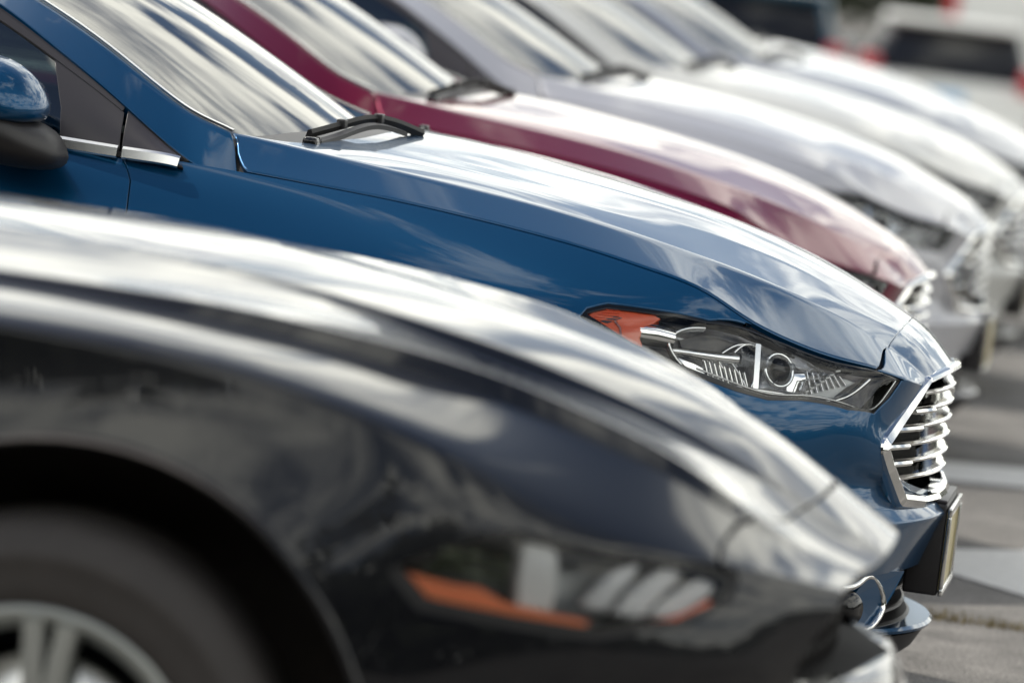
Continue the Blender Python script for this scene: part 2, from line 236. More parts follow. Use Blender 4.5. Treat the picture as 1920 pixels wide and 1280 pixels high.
def paint(name, color, metal=.5, rough=.32, dust=.5):
    """lacquered car paint: flaky base under a clear coat with a thin film of dust on the upward faces"""
    m = mat(name, color, rough, metal, coat=1., coat_rough=.015, spec=.2); m.node_tree.nodes['Principled BSDF'].inputs['Coat IOR'].default_value = 1.40
    t = m.node_tree; b = t.nodes['Principled BSDF']; co = t.nodes.new('ShaderNodeTexCoord')
    n = t.nodes.new('ShaderNodeTexNoise'); n.inputs['Scale'].default_value = 900; n.inputs['Detail'].default_value = 2
    t.links.new(co.outputs['Object'], n.inputs['Vector'])
    x = t.nodes.new('ShaderNodeMix'); x.data_type = 'RGBA'; t.links.new(n.outputs['Fac'], x.inputs[0])
    x.inputs[6].default_value = tuple(v * .82 for v in color) + (1,); x.inputs[7].default_value = tuple(min(1, v * 1.18) for v in color) + (1,)
    t.links.new(x.outputs[2], b.inputs['Base Color'])
    d = t.nodes.new('ShaderNodeTexNoise'); d.inputs['Scale'].default_value = 7; d.inputs['Detail'].default_value = 9; d.inputs['Roughness'].default_value = .75
    t.links.new(co.outputs['Object'], d.inputs['Vector'])
    g = t.nodes.new('ShaderNodeNewGeometry'); sx = t.nodes.new('ShaderNodeSeparateXYZ'); t.links.new(g.outputs['Normal'], sx.inputs[0])
    r = t.nodes.new('ShaderNodeMapRange'); r.inputs[1].default_value = .35; r.inputs[2].default_value = .8; r.inputs[3].default_value = .0; r.inputs[4].default_value = .05 * dust
    t.links.new(d.outputs['Fac'], r.inputs[0])
    mu = t.nodes.new('ShaderNodeMath'); mu.operation = 'MULTIPLY'; mu.use_clamp = True; t.links.new(r.outputs[0], mu.inputs[0]); t.links.new(sx.outputs[2], mu.inputs[1])
    ad = t.nodes.new('ShaderNodeMath'); ad.operation = 'ADD'; ad.inputs[1].default_value = .006; t.links.new(mu.outputs[0], ad.inputs[0])
    t.links.new(ad.outputs[0], b.inputs['Coat Roughness'])
    return m

def sheet_glass(name, tint=(.30, .36, .35), ior=2.0, rough=.0):
    m = bpy.data.materials.new(name); m.use_nodes = True; t = m.node_tree; t.nodes.clear()
    o = t.nodes.new('ShaderNodeOutputMaterial'); f = t.nodes.new('ShaderNodeFresnel'); f.inputs[0].default_value = ior
    a = t.nodes.new('ShaderNodeBsdfTransparent'); a.inputs[0].default_value = (*tint, 1)
    g = t.nodes.new('ShaderNodeBsdfGlossy'); g.inputs['Roughness'].default_value = rough; g.inputs['Color'].default_value = (1, 1, 1, 1)
    x = t.nodes.new('ShaderNodeMixShader'); t.links.new(f.outputs[0], x.inputs[0]); t.links.new(a.outputs[0], x.inputs[1]); t.links.new(g.outputs[0], x.inputs[2])
    t.links.new(x.outputs[0], o.inputs[0]); return m

BLUE = paint('blue_paint', (.0003, .056, .145)); RED = paint('ruby_paint', (.145, .0012, .026)); WHITE = paint('white_paint', (.52, .52, .50), 0, .4)
SILVER = paint('silver_paint', (.42, .43, .46), .6, .35); BLACK = paint('black_paint', (.005, .0055, .008), .2, .3); NAVY = paint('dark_paint', (.012, .07, .12), .3); BRIGHT = paint('bright_white_paint', (.80, .80, .77), 0, .4)
PEARL = paint('pearl_paint', (.42, .42, .45), .3, .38)
CHROME = mat('chrome', (.80, .80, .79), .07, 1.0); CHROME_SATIN = mat('bright_trim', (.72, .72, .71), .22, 1.0)
TRIM = mat('black_plastic', (.022, .020, .021), .45, vary=(60, .25), bump=(900, .25, .0004)); SATIN = mat('satin_frame', (.035, .031, .036), .38, spec=.5)
GLOSS = mat('gloss_black', (.008, .008, .009), .12); SEAL = mat('rubber_seal', (.012, .011, .011), .6)
TYRE = mat('tyre_rubber', (.050, .044, .041), .72, vary=(30, .25), bump=(160, .3, .001)); RIM = mat('rim_paint', (.50, .52, .50), .3, .7)
SHELL = mat('inner_shell', (.006, .005, .005), .8); LINER = mat('wheel_liner', (.045, .038, .035), .85, vary=(20, .3))
GLASS = sheet_glass('window_glass'); LENS = sheet_glass('lamp_lens', (.95, .96, .97), 1.30)
AMBER = mat('amber_plastic', (.95, .13, .03), .22, coat=.6, vary=(400, .25)); AMBER2 = mat('amber_marker', (1.0, .27, .12), .3, coat=.0, vary=(300, .15)); REDL = mat('tail_lamp_plastic', (.5, .006, .02), .12, coat=1)
LAMPDARK = mat('lamp_housing', (.035, .033, .035), .3); BOWL = mat('lamp_bowl', (.72, .72, .74), .25, .9, vary=(14, .35)); BOWL2 = mat('lamp_bowl_grey', (.42, .43, .43), .35, .3); BARS = mat('lamp_bar_grey', (.58, .58, .58), .4); CLEAR = mat('clear_plastic', (.62, .64, .66), .15, trans=.75, ior=1.45)
CLOTH = mat('seat_cloth', (.05, .048, .05), .9, vary=(40, .3)); DASH = mat('dash_plastic', (.03, .028, .028), .7)
PLATE = mat('plate_face', (.55, .47, .26), .5); WHITEPL = mat('white_plastic', (.7, .7, .68), .4)

# ---------------------------------------------------------------- mesh helpers
def mesh_obj(name, verts, faces, material, parent=None, normals=None, smooth=True):
    me = bpy.data.meshes.new(name)
    me.from_pydata([tuple(map(float, v)) for v in verts], [], [tuple(int(i) for i in f) for f in faces])
    if smooth: me.polygons.foreach_set('use_smooth', [True] * len(me.polygons))
    me.materials.append(material); me.update()
    if normals is not None: me.normals_split_custom_set_from_vertices([tuple(map(float, n)) for n in normals])
    o = bpy.data.objects.new(name, me); COL.objects.link(o)
    if parent: o.parent = parent
    return o
def empty(name, loc=(0, 0, 0), rz=0, label=None, cat=None, group=None, parent=None):
    o = bpy.data.objects.new(name, None); COL.objects.link(o); o.location = loc; o.rotation_euler[2] = rz; o.empty_display_size = .1
    if label: o['label'] = label
    if cat: o['category'] = cat
    if group: o['group'] = group
    if parent: o.parent = parent
    return o

SV = .07
def dens(poly, closed=True, step=.025):
    P = [(u, v * SV) for u, v in poly]; out = []
    n = len(P)
    for i in range(n if closed else n - 1):
        a, b = np.array(P[i]), np.array(P[(i + 1) % n]); k = max(1, int(np.ceil(np.linalg.norm(b - a) / step)))
        for j in range(k): out.append(a + (b - a) * j / k)
    if not closed: out.append(np.array(P[-1]))
    return np.array(out)
def inside(pts, poly):
    x, y = pts[:, 0], pts[:, 1]; r = np.zeros(len(pts), bool); n = len(poly); j = n - 1
    for i in range(n):
        xi, yi = poly[i]; xj, yj = poly[j]
        c = ((yi > y) != (yj > y)); 
        if yi != yj: r ^= c & (x < (xj - xi) * (y - yi) / (yj - yi) + xi)
        j = i
    return r
def bdist(pts, poly):
    d = np.full(len(pts), 9e9); n = len(poly)
    for i in range(n):
        a, b = poly[i], poly[(i + 1) % n]; ab = b - a; L = ab @ ab + 1e-14
        t = np.clip(((pts - a) @ ab) / L, 0, 1); d = np.minimum(d, np.linalg.norm(pts - a - t[:, None] * ab, axis=1))
    return d
def panel_geo(S, poly, holes=(), ustep=.03, vstep=.25, off=0., flange=.012, roll=.0015, bstep=.025, shift=None):
    loops = [dens(poly, step=bstep)] + [dens(h, step=bstep) for h in holes]
    A = loops[0]; lo, hi = A.min(0), A.max(0)
    gu = np.arange(np.floor(lo[0] / ustep) * ustep, hi[0] + ustep, ustep); gv = np.arange(np.floor(lo[1] / (vstep * SV)) * vstep * SV, hi[1] + vstep * SV, vstep * SV)
    G = np.stack(np.meshgrid(gu, gv, indexing='ij'), -1).reshape(-1, 2)
    k = inside(G, loops[0]); G = G[k]
    for h in loops[1:]: G = G[~inside(G, h)]
    keep = np.full(len(G), True)
    for l in loops: keep &= bdist(G, l) > .45 * min(ustep, vstep * SV)
    G = G[keep]
    pts = np.concatenate(loops + [G]); edges = []; base = 0
    for l in loops:
        n = len(l); edges += [(base + i, base + (i + 1) % n) for i in range(n)]; base += n
    vo, eo, fo, ov, oe, of = delaunay_2d_cdt([Vector(p) for p in pts], edges, [], 0, 1e-6)
    V2 = np.array([tuple(v) for v in vo]); F = np.array([f for f in fo if len(f) == 3])
    cen = V2[F].mean(1); ok = inside(cen, loops[0])
    for h in loops[1:]: ok &= ~inside(cen, h)
    F = F[ok]
    p, n, du, dv = S.frame(V2[:, 0], V2[:, 1] / SV)
    if shift is not None: p = p + np.array(shift)
    p = p + n * off
    a, b, c = p[F[:, 0]], p[F[:, 1]], p[F[:, 2]]
    fn = np.cross(b - a, c - a); flip = (fn * n[F[:, 0]]).sum(1) < 0
    F[flip] = F[flip][:, ::-1]
    verts, norms, faces = list(p), list(n), [tuple(f) for f in F]
    if flange:
        e2v = {}
        for li, l in enumerate(loops):
            L2 = l; n_ = len(L2)
            area = 0.5 * np.sum(L2[:, 0] * np.roll(L2[:, 1], -1) - np.roll(L2[:, 0], -1) * L2[:, 1])
            q, nn, _, _ = S.frame(L2[:, 0], L2[:, 1] / SV)
            if shift is not None: q = q + np.array(shift)
            q = q + nn * off
            tan = np.roll(q, -1, 0) - np.roll(q, 1, 0); tan /= np.linalg.norm(tan, axis=1, keepdims=True) + 1e-9
            out = np.cross(tan, nn)
            # orient outwards: compare with a small param step to the outside
            sgn = np.sign(area) * (1 if li == 0 else -1)
            # decide by 2D: outside normal of ccw loop is (dy,-dx)
            t2 = np.roll(L2, -1, 0) - np.roll(L2, 1, 0); t2 /= np.linalg.norm(t2, axis=1, keepdims=True) + 1e-9
            o2 = np.stack([t2[:, 1], -t2[:, 0]], 1) * sgn
            tp, _, tdu, tdv = S.frame(L2[:, 0], L2[:, 1] / SV)
            o3 = tdu * o2[:, :1] + tdv * o2[:, 1:] / SV
            s3 = np.sign((out * o3).sum(1)); s3[s3 == 0] = 1; out = out * s3[:, None]
            b0 = len(verts)
            r1 = q + out * roll - nn * roll; r2 = r1 - nn * flange
            nm = (nn + out) / np.sqrt(2)
            verts += list(q) + list(r1) + list(r1) + list(r2); norms += list(nn) + list(nm) + list(out) + list(out)
            for i in range(n_):
                j = (i + 1) % n_
                for lay in (0, 2):
                    f = (b0 + lay * n_ + i, b0 + lay * n_ + j, b0 + (lay + 1) * n_ + j, b0 + (lay + 1) * n_ + i)
                    pa, pb, pc = (np.array(verts[x]) for x in f[:3])
                    if np.cross(pb - pa, pc - pa) @ norms[f[0 if lay else 3]] < 0: f = f[::-1]
                    faces.append(f)
    return np.array(verts), np.array(norms), faces
def flip_y(g):
    v, n, f = g; m = np.array([1, -1, 1]); return v * m, n * m, [tuple(reversed(x)) for x in f]
def join(*gs):
    V, Nn, Fc, b = [], [], [], 0
    for v, n, f in gs:
        V.append(v); Nn.append(n); Fc += [tuple(i + b for i in x) for x in f]; b += len(v)
    return np.concatenate(V), np.concatenate(Nn), Fc
def put(name, g, material, parent): return mesh_obj(name, g[0], g[2], material, parent, g[1])
def panel(name, S, poly, material, parent, sides='both', **k):
    """sides both: one mesh across the centre line; pair: two objects; R: camera side only"""
    g = panel_geo(S, poly, **k)
    if sides == 'both': return [put(name, join(g, flip_y(g)), material, parent)]
    r = [put(name, g, material, parent)]
    if sides == 'pair': r.append(put(name, flip_y(g), material, parent))
    return r

def tube_geo(pts, r, seg=8, closed=False, flat=None, upv=(0, 0, 1)):
    """sweep: r scalar/list; flat=(a,b) elliptical half sizes (side, up)"""
    P = np.asarray(pts, float); n = len(P)
    R = np.full(n, r) if np.isscalar(r) else np.asarray(r, float)
    if closed: T = np.roll(P, -1, 0) - np.roll(P, 1, 0)
    else: T = np.gradient(P, axis=0)
    T /= np.linalg.norm(T, axis=1, keepdims=True) + 1e-12
    U = np.asarray(upv, float); U = U[None] if U.ndim == 1 else U
    S = np.cross(T, U); S /= np.linalg.norm(S, axis=1, keepdims=True) + 1e-9; W = np.cross(S, T)
    a = np.linspace(0, 2 * np.pi, seg, endpoint=False); fa, fb = flat or (1, 1)
    V = (P[:, None] + (S[:, None] * np.cos(a)[None, :, None] * fa + W[:, None] * np.sin(a)[None, :, None] * fb) * R[:, None, None]).reshape(-1, 3)
    Nn = (S[:, None] * np.cos(a)[None, :, None] / fa + W[:, None] * np.sin(a)[None, :, None] / fb).reshape(-1, 3); Nn /= np.linalg.norm(Nn, axis=1, keepdims=True)
    F = []
    for i in range(n if closed else n - 1):
        for j in range(seg):
            i2, j2 = (i + 1) % n, (j + 1) % seg
            F.append((i * seg + j, i * seg + j2, i2 * seg + j2, i2 * seg + j))
    if not closed:
        F.append(tuple(range(seg - 1, -1, -1))[::-1]); F.append(tuple((n - 1) * seg + j for j in range(seg))[::-1])
    c = V[[F[0][0], F[0][1], F[0][2]]]
    if np.cross(c[1] - c[0], c[2] - c[0]) @ Nn[F[0][0]] < 0: F = [f[::-1] for f in F]
    return V, Nn, F
def sm(pts, n=24, closed=False):
    P = list(pts)
    if closed:
        k = len(P); Q = P[-3:] + P + P[:4]; s = Spline(Q); t0, t1 = s.t[3], s.t[3 + k]
        return s(np.linspace(t0, t1, n, endpoint=False))
    s = Spline(P); return s(np.linspace(0, s.t[-1], n))
def rail_geo(path, prof, upv, closed=False, scale=None):
    """sweep a closed polygon profile (side, up) along path with hard profile edges"""
    P = np.asarray(path, float); n = len(P)
    T = (np.roll(P, -1, 0) - np.roll(P, 1, 0)) if closed else np.gradient(P, axis=0)
    T /= np.linalg.norm(T, axis=1, keepdims=True) + 1e-12
    U = np.asarray(upv, float); U = np.broadcast_to(U, P.shape)
    S = np.cross(T, U); S /= np.linalg.norm(S, axis=1, keepdims=True) + 1e-9; W = np.cross(S, T)
    k = len(prof); V, Nn, F = [], [], []; pr = np.array(prof); cpr = pr.mean(0)
    for e in range(k):
        a, b = pr[e], pr[(e + 1) % k]; d = b - a; nn = np.array([d[1], -d[0]]); nn /= np.linalg.norm(nn) + 1e-12
        if nn @ ((a + b) / 2 - cpr) < 0: nn = -nn
        b0 = len(V)
        for i in range(n):
            for q in (a, b): V.append(P[i] + (S[i] * q[0] + W[i] * q[1]) * (1 if scale is None else scale[i])); Nn.append(S[i] * nn[0] + W[i] * nn[1])
        for i in range(n if closed else n - 1):
            j = (i + 1) % n; f = (b0 + 2 * i, b0 + 2 * i + 1, b0 + 2 * j + 1, b0 + 2 * j)
            if np.cross(V[f[1]] - V[f[0]], V[f[2]] - V[f[0]]) @ Nn[f[0]] < 0: f = f[::-1]
            F.append(f)
    if not closed:
        for i in (0, n - 1):
            b0 = len(V); sg = -1 if i == 0 else 1
            for q in pr: V.append(P[i] + S[i] * q[0] + W[i] * q[1]); Nn.append(T[i] * sg)
            f = tuple(range(b0, b0 + k))
            if np.cross(V[f[1]] - V[f[0]], V[f[2]] - V[f[0]]) @ Nn[b0] < 0: f = f[::-1]
            F.append(f)
    return np.array(V), np.array(Nn), F
def lathe_geo(prof, seg=64, axis='y', start=0, end=2 * math.pi):
    """revolve (r, y) profile about the y axis; smooth along the turn, smooth in profile unless points repeat"""
    pr = np.asarray(prof, float); n = len(pr); full = abs(end - start - 2 * math.pi) < 1e-6
    a = np.linspace(start, end, seg, endpoint=not full)
    V = np.stack([pr[:, None, 0] * np.cos(a), np.broadcast_to(pr[:, 1:2], (n, len(a))), pr[:, None, 0] * np.sin(a)], -1).reshape(-1, 3)
    F = []; s = len(a)
    for i in range(n - 1):
        for j in range(s if full else s - 1):
            j2 = (j + 1) % s; F.append((i * s + j, i * s + j2, (i + 1) * s + j2, (i + 1) * s + j))
    return V, None, F
def box_geo(lo, hi, bev=.004):
    import bmesh
    bm = bmesh.new(); bmesh.ops.create_cube(bm, size=1)
    lo, hi = np.array(lo, float), np.array(hi, float)
    for v in bm.verts: v.co = Vector(((lo + hi) / 2 + np.array(v.co) * (hi - lo)))
    if bev: bmesh.ops.bevel(bm, geom=bm.edges[:], offset=bev, segments=2, affect='EDGES', profile=.6)
    bm.verts.index_update(); V = np.array([tuple(v.co) for v in bm.verts]); F = [tuple(v.index for v in f.verts) for f in bm.faces]; bm.free()
    return V, None, F
def raw(name, g, material, parent=None, smooth=True, move=(0, 0, 0), rot=None):
    V = np.asarray(g[0], float)
    if rot is not None: V = V @ np.array(rot).T
    o = mesh_obj(name, V + np.array(move), g[2], material, parent, None, smooth)
    return o
def autosharp(o, ang=35):
    me = o.data
    import bmesh
    bm = bmesh.new(); bm.from_mesh(me)
    for e in bm.edges:
        if len(e.link_faces) == 2 and e.calc_face_angle(0) > rad(ang): e.smooth = False
    bm.to_mesh(me); bm.free(); return o

# ---------------------------------------------------------------- wheel
def wheel(parent, x, y, z, r_t, r_r, width, spokes, side, name='wheel', detail=True):
    w = empty(name, (x, y, z), parent=parent)
    if side > 0: w.rotation_euler[2] = math.pi
    h = width / 2
    prof = [(r_r, h * .6), (r_r * 1.0, h * .9), (r_r + .012, h * 1.0), (r_r + .035, h * 1.03), (r_t - .06, h * 1.035), (r_t - .055, h * 1.055), (r_t - .045, h * 1.055), (r_t - .04, h * 1.03), (r_t - .015, h * .92), (r_t - .003, h * .72), (r_t, h * .4), (r_t, 0), (r_t, -h * .4), (r_t - .003, -h * .72), (r_t - .015, -h * .92), (r_t - .04, -h * 1.03), (r_t - .045, -h * 1.055), (r_t - .055, -h * 1.055), (r_t - .06, -h * 1.035), (r_r + .035, -h * 1.03), (r_r + .012, -h), (r_r, -h * .9), (r_r, -h * .5)]
    ty = autosharp(raw('tyre', lathe_geo(prof, 72), TYRE, w), 60)
    # rim barrel with a bright lip on the outer (-y) side
    pr = [(r_r + .004, -h * .86), (r_r + .006, -h * .95), (r_r - .004, -h * .97), (r_r - .014, -h * .92), (r_r - .018, -h * .80), (r_r - .030, -h * .6), (r_r - .035, h * .5), (r_r - .02, h * .9)]
    raw('rim', lathe_geo(pr, 72), RIM, w)
    raw('brake_disc', lathe_geo([(.0, -h * .05), (.15, -h * .05), (.155, -h * .0), (.155, h * .2), (0, h * .2)], 48), CHROME_SATIN, w)
    hub = raw('hub_cap', lathe_geo([(0, -h * .72), (.026, -h * .72), (.031, -h * .68), (.034, -h * .60), (.066, -h * .55), (.074, -h * .40), (.07, 0)], 40), RIM, w)
    for k in range(spokes):
        for tw in (-.11, .11):
            a = 2 * math.pi * k / spokes + .25 + tw
            c, s_ = math.cos(a), math.sin(a); tx = np.array([-s_, 0, c]); rd = np.array([c, 0, s_])
            path = [rd * q + np.array([0, yy, 0]) for q, yy in ((.055, -h * .56), (.10, -h * .70), (r_r * .75, -h * .80), (r_r - .012, -h * .84))]
            g = rail_geo(sm(path, 8), [(-.017, -.016), (-.013, .012), (-.006, .016), (.006, .016), (.013, .012), (.017, -.016)], (0, -1, 0))
            put('spoke', g, RIM, w)
    return w

def copy_tree(o, parent=None, swap=None):
    c = o.copy(); COL.objects.link(c); c.parent = parent
    if swap and c.type == 'MESH':
        for s_ in c.material_slots:
            if s_.material in swap:
                new = swap[s_.material]; s_.link = 'OBJECT'; s_.material = new
    for ch in o.children: copy_tree(ch, c, swap)
    return c
# ---------------------------------------------------------------- the four-door sedan (local origin under the nose, x forward)
def arc_xz(cx, cz, r, a0, a1, n=18):
    return [(cx + r * math.cos(rad(a)), cz + r * math.sin(rad(a))) for a in np.linspace(a0, a1, n)]
def run_v(u, va, vb, n=2): return [(u, v) for v in np.linspace(va, vb, n)]

def cabin_inside(root, xw, zdash, belt):
    """dashboard, steering wheel, front and rear seats"""
    raw('dashboard', box_geo((xw - .50, -.66, .62), (xw - .02, .66, zdash), .05), DASH, root)
    sw = empty('steering_wheel', (xw - .62, .36, zdash - .02), parent=root)
    g = tube_geo([(.03 * math.sin(a), .175 * math.cos(a), .17 * math.sin(a)) for a in np.linspace(0, 2 * math.pi, 28, endpoint=False)], .014, 8, True, upv=(1, 0, .01))
    put('rim', g, DASH, sw); raw('hub', box_geo((-.02, -.07, -.05), (.02, .07, .05), .015), DASH, sw)
    for y in (-.36, .36):
        st = empty('seat', (xw - 1.15, y, 0), parent=root)
        raw('cushion', box_geo((-.25, -.25, .32), (.28, .25, .50), .06), CLOTH, st)
        c, s_ = math.cos(rad(-20)), math.sin(rad(-20))
        raw('backrest', box_geo((-.07, -.24, 0), (.07, .24, .58), .06), CLOTH, st, move=(-.28, 0, .44), rot=((c, 0, s_), (0, 1, 0), (-s_, 0, c)))
        raw('headrest', box_geo((-.05, -.13, 0), (.05, .13, .17), .045), CLOTH, st, move=(-.50, 0, 1.03), rot=((c, 0, s_), (0, 1, 0), (-s_, 0, c)))
    raw('rear_seat', box_geo((xw - 2.25, -.62, .30), (xw - 1.85, .62, .95), .08), CLOTH, root)
    raw('floor_pan', box_geo((-4.3, -.70, .2), (-.9, .70, .3), .02), SHELL, root)

def mirror(root, x, y, z, sgn, paint_m):
    """door mirror: painted cap over a black lower shell; x,z is the housing's rear top area"""
    m = empty('door_mirror', (x, y, z), parent=root)
    def shell(secs, name, material):
        n = 24; V, F = [], []
        for (yy, cx_, cz_, a, b_, tw) in secs:
            for k in range(n):
                t = 2 * math.pi * k / n; ex = 2.6
                px_ = a * np.sign(math.cos(t)) * abs(math.cos(t)) ** (2 / ex); pz = b_ * np.sign(math.sin(t)) * abs(math.sin(t)) ** (2 / ex)
                V.append((cx_ + px_ + tw * pz, yy * sgn, cz_ + pz))
        for i in range(len(secs) - 1):
            for k in range(n):
                f = (i * n + k, i * n + (k + 1) % n, (i + 1) * n + (k + 1) % n, (i + 1) * n + k); F.append(f if sgn > 0 else f[::-1])
        F.append(tuple(range(n)) if sgn < 0 else tuple(range(n))[::-1]); b0 = (len(secs) - 1) * n
        F.append(tuple(range(b0, b0 + n))[::-1] if sgn < 0 else tuple(range(b0, b0 + n)))
        return raw(name, (np.array(V), None, F), material, m)
    # sections run outwards (yy), x forward positive
    shell([(-.02, -.02, .035, .07, .03, -.5), (.01, -.015, .045, .085, .05, -.6), (.07, -.012, .05, .088, .062, -.65), (.13, -.02, .045, .082, .056, -.65), (.17, -.035, .035, .06, .04, -.6), (.185, -.045, .03, .03, .02, -.5)], 'mirror_cap', paint_m)
    shell([(-.10, -.01, -.05, .05, .02, -.3), (-.04, .0, -.045, .09, .04, -.45), (.03, .012, -.05, .11, .05, -.5), (.10, .005, -.045, .10, .046, -.5), (.15, -.02, -.03, .07, .035, -.5), (.18, -.04, -.015, .035, .02, -.4)], 'mirror_housing', TRIM)
    gl = raw('mirror_glass', box_geo((-.100, .01, -.03), (-.096, .16, .07), .001), CHROME, m, move=(0, 0, 0))
    if sgn < 0: gl.scale[1] = -1
    return m

def build_sedan(label, group, paint_m):
    S, Cb, Wg = sedan_surfaces()
    root = empty('sedan', label=label, cat='car', group=group)
    U = S.umax; ua = S.u_at
    VL2 = 6.5; g = .26
    cut = [(-.107, 0), (-.110, 1.5), (-.114, 3), (-.120, 4.5), (-.127, VL2)]
    cowl = [(-1.196, 0), (-1.215, 1.0), (-1.240, 2.2), (-1.275, 3.2), (-1.345, 4.0), (-1.404, 4.5), (-1.38, 5.5), (-1.351, VL2 - g)]
    HLxz = [(-.674,.806),(-.663,.824),(-.626,.837),(-.538,.834),(-.439,.824),(-.365,.814),(-.291,.789),(-.211,.765),(-.127,.750),(-.08,.730),(-.096,.696),(-.12,.665),(-.167,.671),(-.255,.684),(-.311,.681),(-.37,.693),(-.451,.716),(-.572,.755)]
    front = dict(vr=(VL2, 12), ur=(ua(-.9, 9), U))
    HL = S.xz(HLxz, **front)
    # hood
    hood = [(ua(x, v) - .003, v) for x, v in cut[:-1]] + [(ua(-.127, VL2) - .003, VL2 - g)] + [(ua(x, VL2), VL2 - g) for x in np.linspace(-.2, -1.3, 8)] + [(ua(x, v), v) for x, v in cowl[::-1]]
    hd = panel('hood', S, hood, paint_m, root, roll=.0035)[0]
    # bumper: nose cap, cheeks under the lamps, lower beam
    A1 = (-.95, .335, .372)
    low = 16.0
    bump = [(U, v) for v in np.linspace(0, low, 30)]
    bump += [(ua(x, low), low) for x in (-.15, -.3, -.45, -.56)]
    bump += S.xz(arc_xz(*A1, 3, 48, 8), vr=(9, 17))
    bump += S.xz([(-.625, .69), (-.584, .735)], vr=(8, 12)) + [HL[17]] + HL[16:8:-1] + [(HL[9][0], VL2 + g)] + [(ua(x, v) + .003, v) for x, v in cut[::-1][0:]]
    bump[-len(cut)] = (ua(-.127, VL2) + .003, VL2 + g)
    panel('front_bumper', S, bump, paint_m, root)
    # fenders
    fen = [(ua(x, VL2), VL2 + g) for x in np.linspace(-1.60, -.40, 14)] + [(HL[5][0] - .003, VL2 + g)] + HL[4:0:-1] + [HL[0]] + S.xz([(-.615, .772), (-.59, .735), (-.63, .69)], vr=(8, 12)) + S.xz(arc_xz(*A1, 51, 176, 22), vr=(8, 17))
    fen += [(ua(-1.34, 15.9), 15.9), (ua(-1.565, 15.9), 15.9)] + S.xz([(-1.567, .6), (-1.556, .80), (-1.555, .90), (-1.561, .949), (-1.585, .985)], vr=(VL2, 16.5), ur=(ua(-1.8, 8), ua(-1.3, 8)))
    panel('fender', S, fen, paint_m, root, 'pair', roll=.003)
    for A_ in (A1, (-3.80, .335, .372)):
        uv = np.array(S.xz(arc_xz(A_[0], A_[1], A_[2] + .002, 6, 174, 40), vr=(8, 17))); pl_, nl_, _, _ = S.frame(uv[:, 0], uv[:, 1])
        for sg in (1, -1): put('arch_lip', tube_geo((pl_ - nl_ * .002) * [1, sg, 1], .005, 8, upv=(0, 1, 0)), paint_m, root)
    # doors, quarter panels, deck
    d1 = S.xz([(-1.591, .985), (-1.567, .949), (-1.561, .90), (-1.562, .80), (-1.573, .6)], vr=(VL2, 16.5), ur=(ua(-1.9, 8), ua(-1.3, 8)))
    door = [(ua(-1.607, VL2), VL2 + .02)] + d1 + [(ua(-1.571, 15.9), 15.9), (ua(-2.62, 15.9), 15.9), (ua(-2.62, VL2), VL2 + .02)] + [(ua(x, VL2), VL2 + .02) for x in (-2.3, -2.0, -1.8)]
    drs = panel('front_door', S, door, paint_m, root, 'pair')
    for o, sg in zip(drs, (-1, 1)):
        put('handle', tube_geo(sm([(-2.52, sg * .905, .885), (-2.45, sg * .935, .890), (-2.35, sg * .935, .893), (-2.28, sg * .905, .895)], 14), .012, 10, flat=(.8, 1.2)), paint_m, o)
    A2 = (-3.80, .335, .372)
    d2 = [(ua(-2.626, VL2), VL2 + .02), (ua(-2.626, 15.9), 15.9), (ua(-3.40, 15.9), 15.9)] + S.xz(arc_xz(*A2, 3, 60, 10), vr=(8, 17)) + [(ua(-3.66, VL2), VL2 + .02)]
    drs = panel('rear_door', S, d2, paint_m, root, 'pair')
    for o, sg in zip(drs, (-1, 1)):
        put('handle', tube_geo(sm([(-3.50, sg * .905, .905), (-3.43, sg * .935, .910), (-3.33, sg * .935, .912), (-3.26, sg * .905, .912)], 14), .012, 10, flat=(.8, 1.2)), paint_m, o)
    q = [(ua(-3.666, VL2), VL2 + .02)] + S.xz(arc_xz(*A2, 61, 176, 20), vr=(8, 17)) + [(ua(-4.2, 15.9), 15.9), (.0, 15.9), (0, 0), (ua(-4.25, 0), 0), (ua(-4.25, 3), 3), (ua(-4.2, VL2), VL2 + .02)]
    rearp = panel('rear_body', S, q, paint_m, root)[0]
    for sg in (-1, 1):
        raw('tail_lamp', box_geo((-4.86, -.13, .84), (-4.58, .13, .99), .03), REDL, root, move=(.02, sg * .68, 0))
    # dark shell under the gaps
    sh = [(U - .012, 0.0), (U - .012, 16.0), (ua(-.56, 16), 16.0)] + S.xz(arc_xz(*A1, 3, 176, 24), vr=(8, 17)) + [(ua(-1.33, 15.9), 15.9), (ua(-1.75, 15.9), 15.9), (ua(-1.75, VL2), VL2 - .3), (ua(-1.42, 4.5), 4.3), (ua(-1.25, 0), 0)]
    panel('inner_shell', S, sh, SHELL, root, holes=[HL], off=-.013, flange=0, ustep=.05, vstep=.5)
    for sg in (-1, 1):
        for ax in (A1[0], A2[0]):
            raw('wheel_liner', lathe_geo([(.373, -.12), (.385, .0), (.385, .26), (.2, .28)], 30, start=rad(-2), end=rad(182)), LINER, root, move=(ax, sg * .80, .335), rot=((1, 0, 0), (0, -sg, 0), (0, 0, 1)))
            wheel(root, ax, sg * .80, .335, .333, .225, .22, 5, sg)
    raw('underbody', box_geo((-4.5, -.62, .17), (-.35, .62, .26), .03), SHELL, root)
    # ---- glasshouse
    cu = Cb.u_at
    wu = Wg.u_at
    ws = [(wu(-1.165, 0), 0), (wu(-1.22, .9), .9), (wu(-1.31, 1.5), 1.5), (wu(-1.40, 2.02), 2.02), (wu(-1.6, 2.0), 2.0), (wu(-1.85, 1.98), 1.98), (wu(-2.08, 1.95), 1.95), (wu(-2.02, 1), 1), (wu(-1.985, 0), 0)]
    w = panel('windshield', Wg, ws, GLASS, root, flange=0, ustep=.04, vstep=.1)[0]
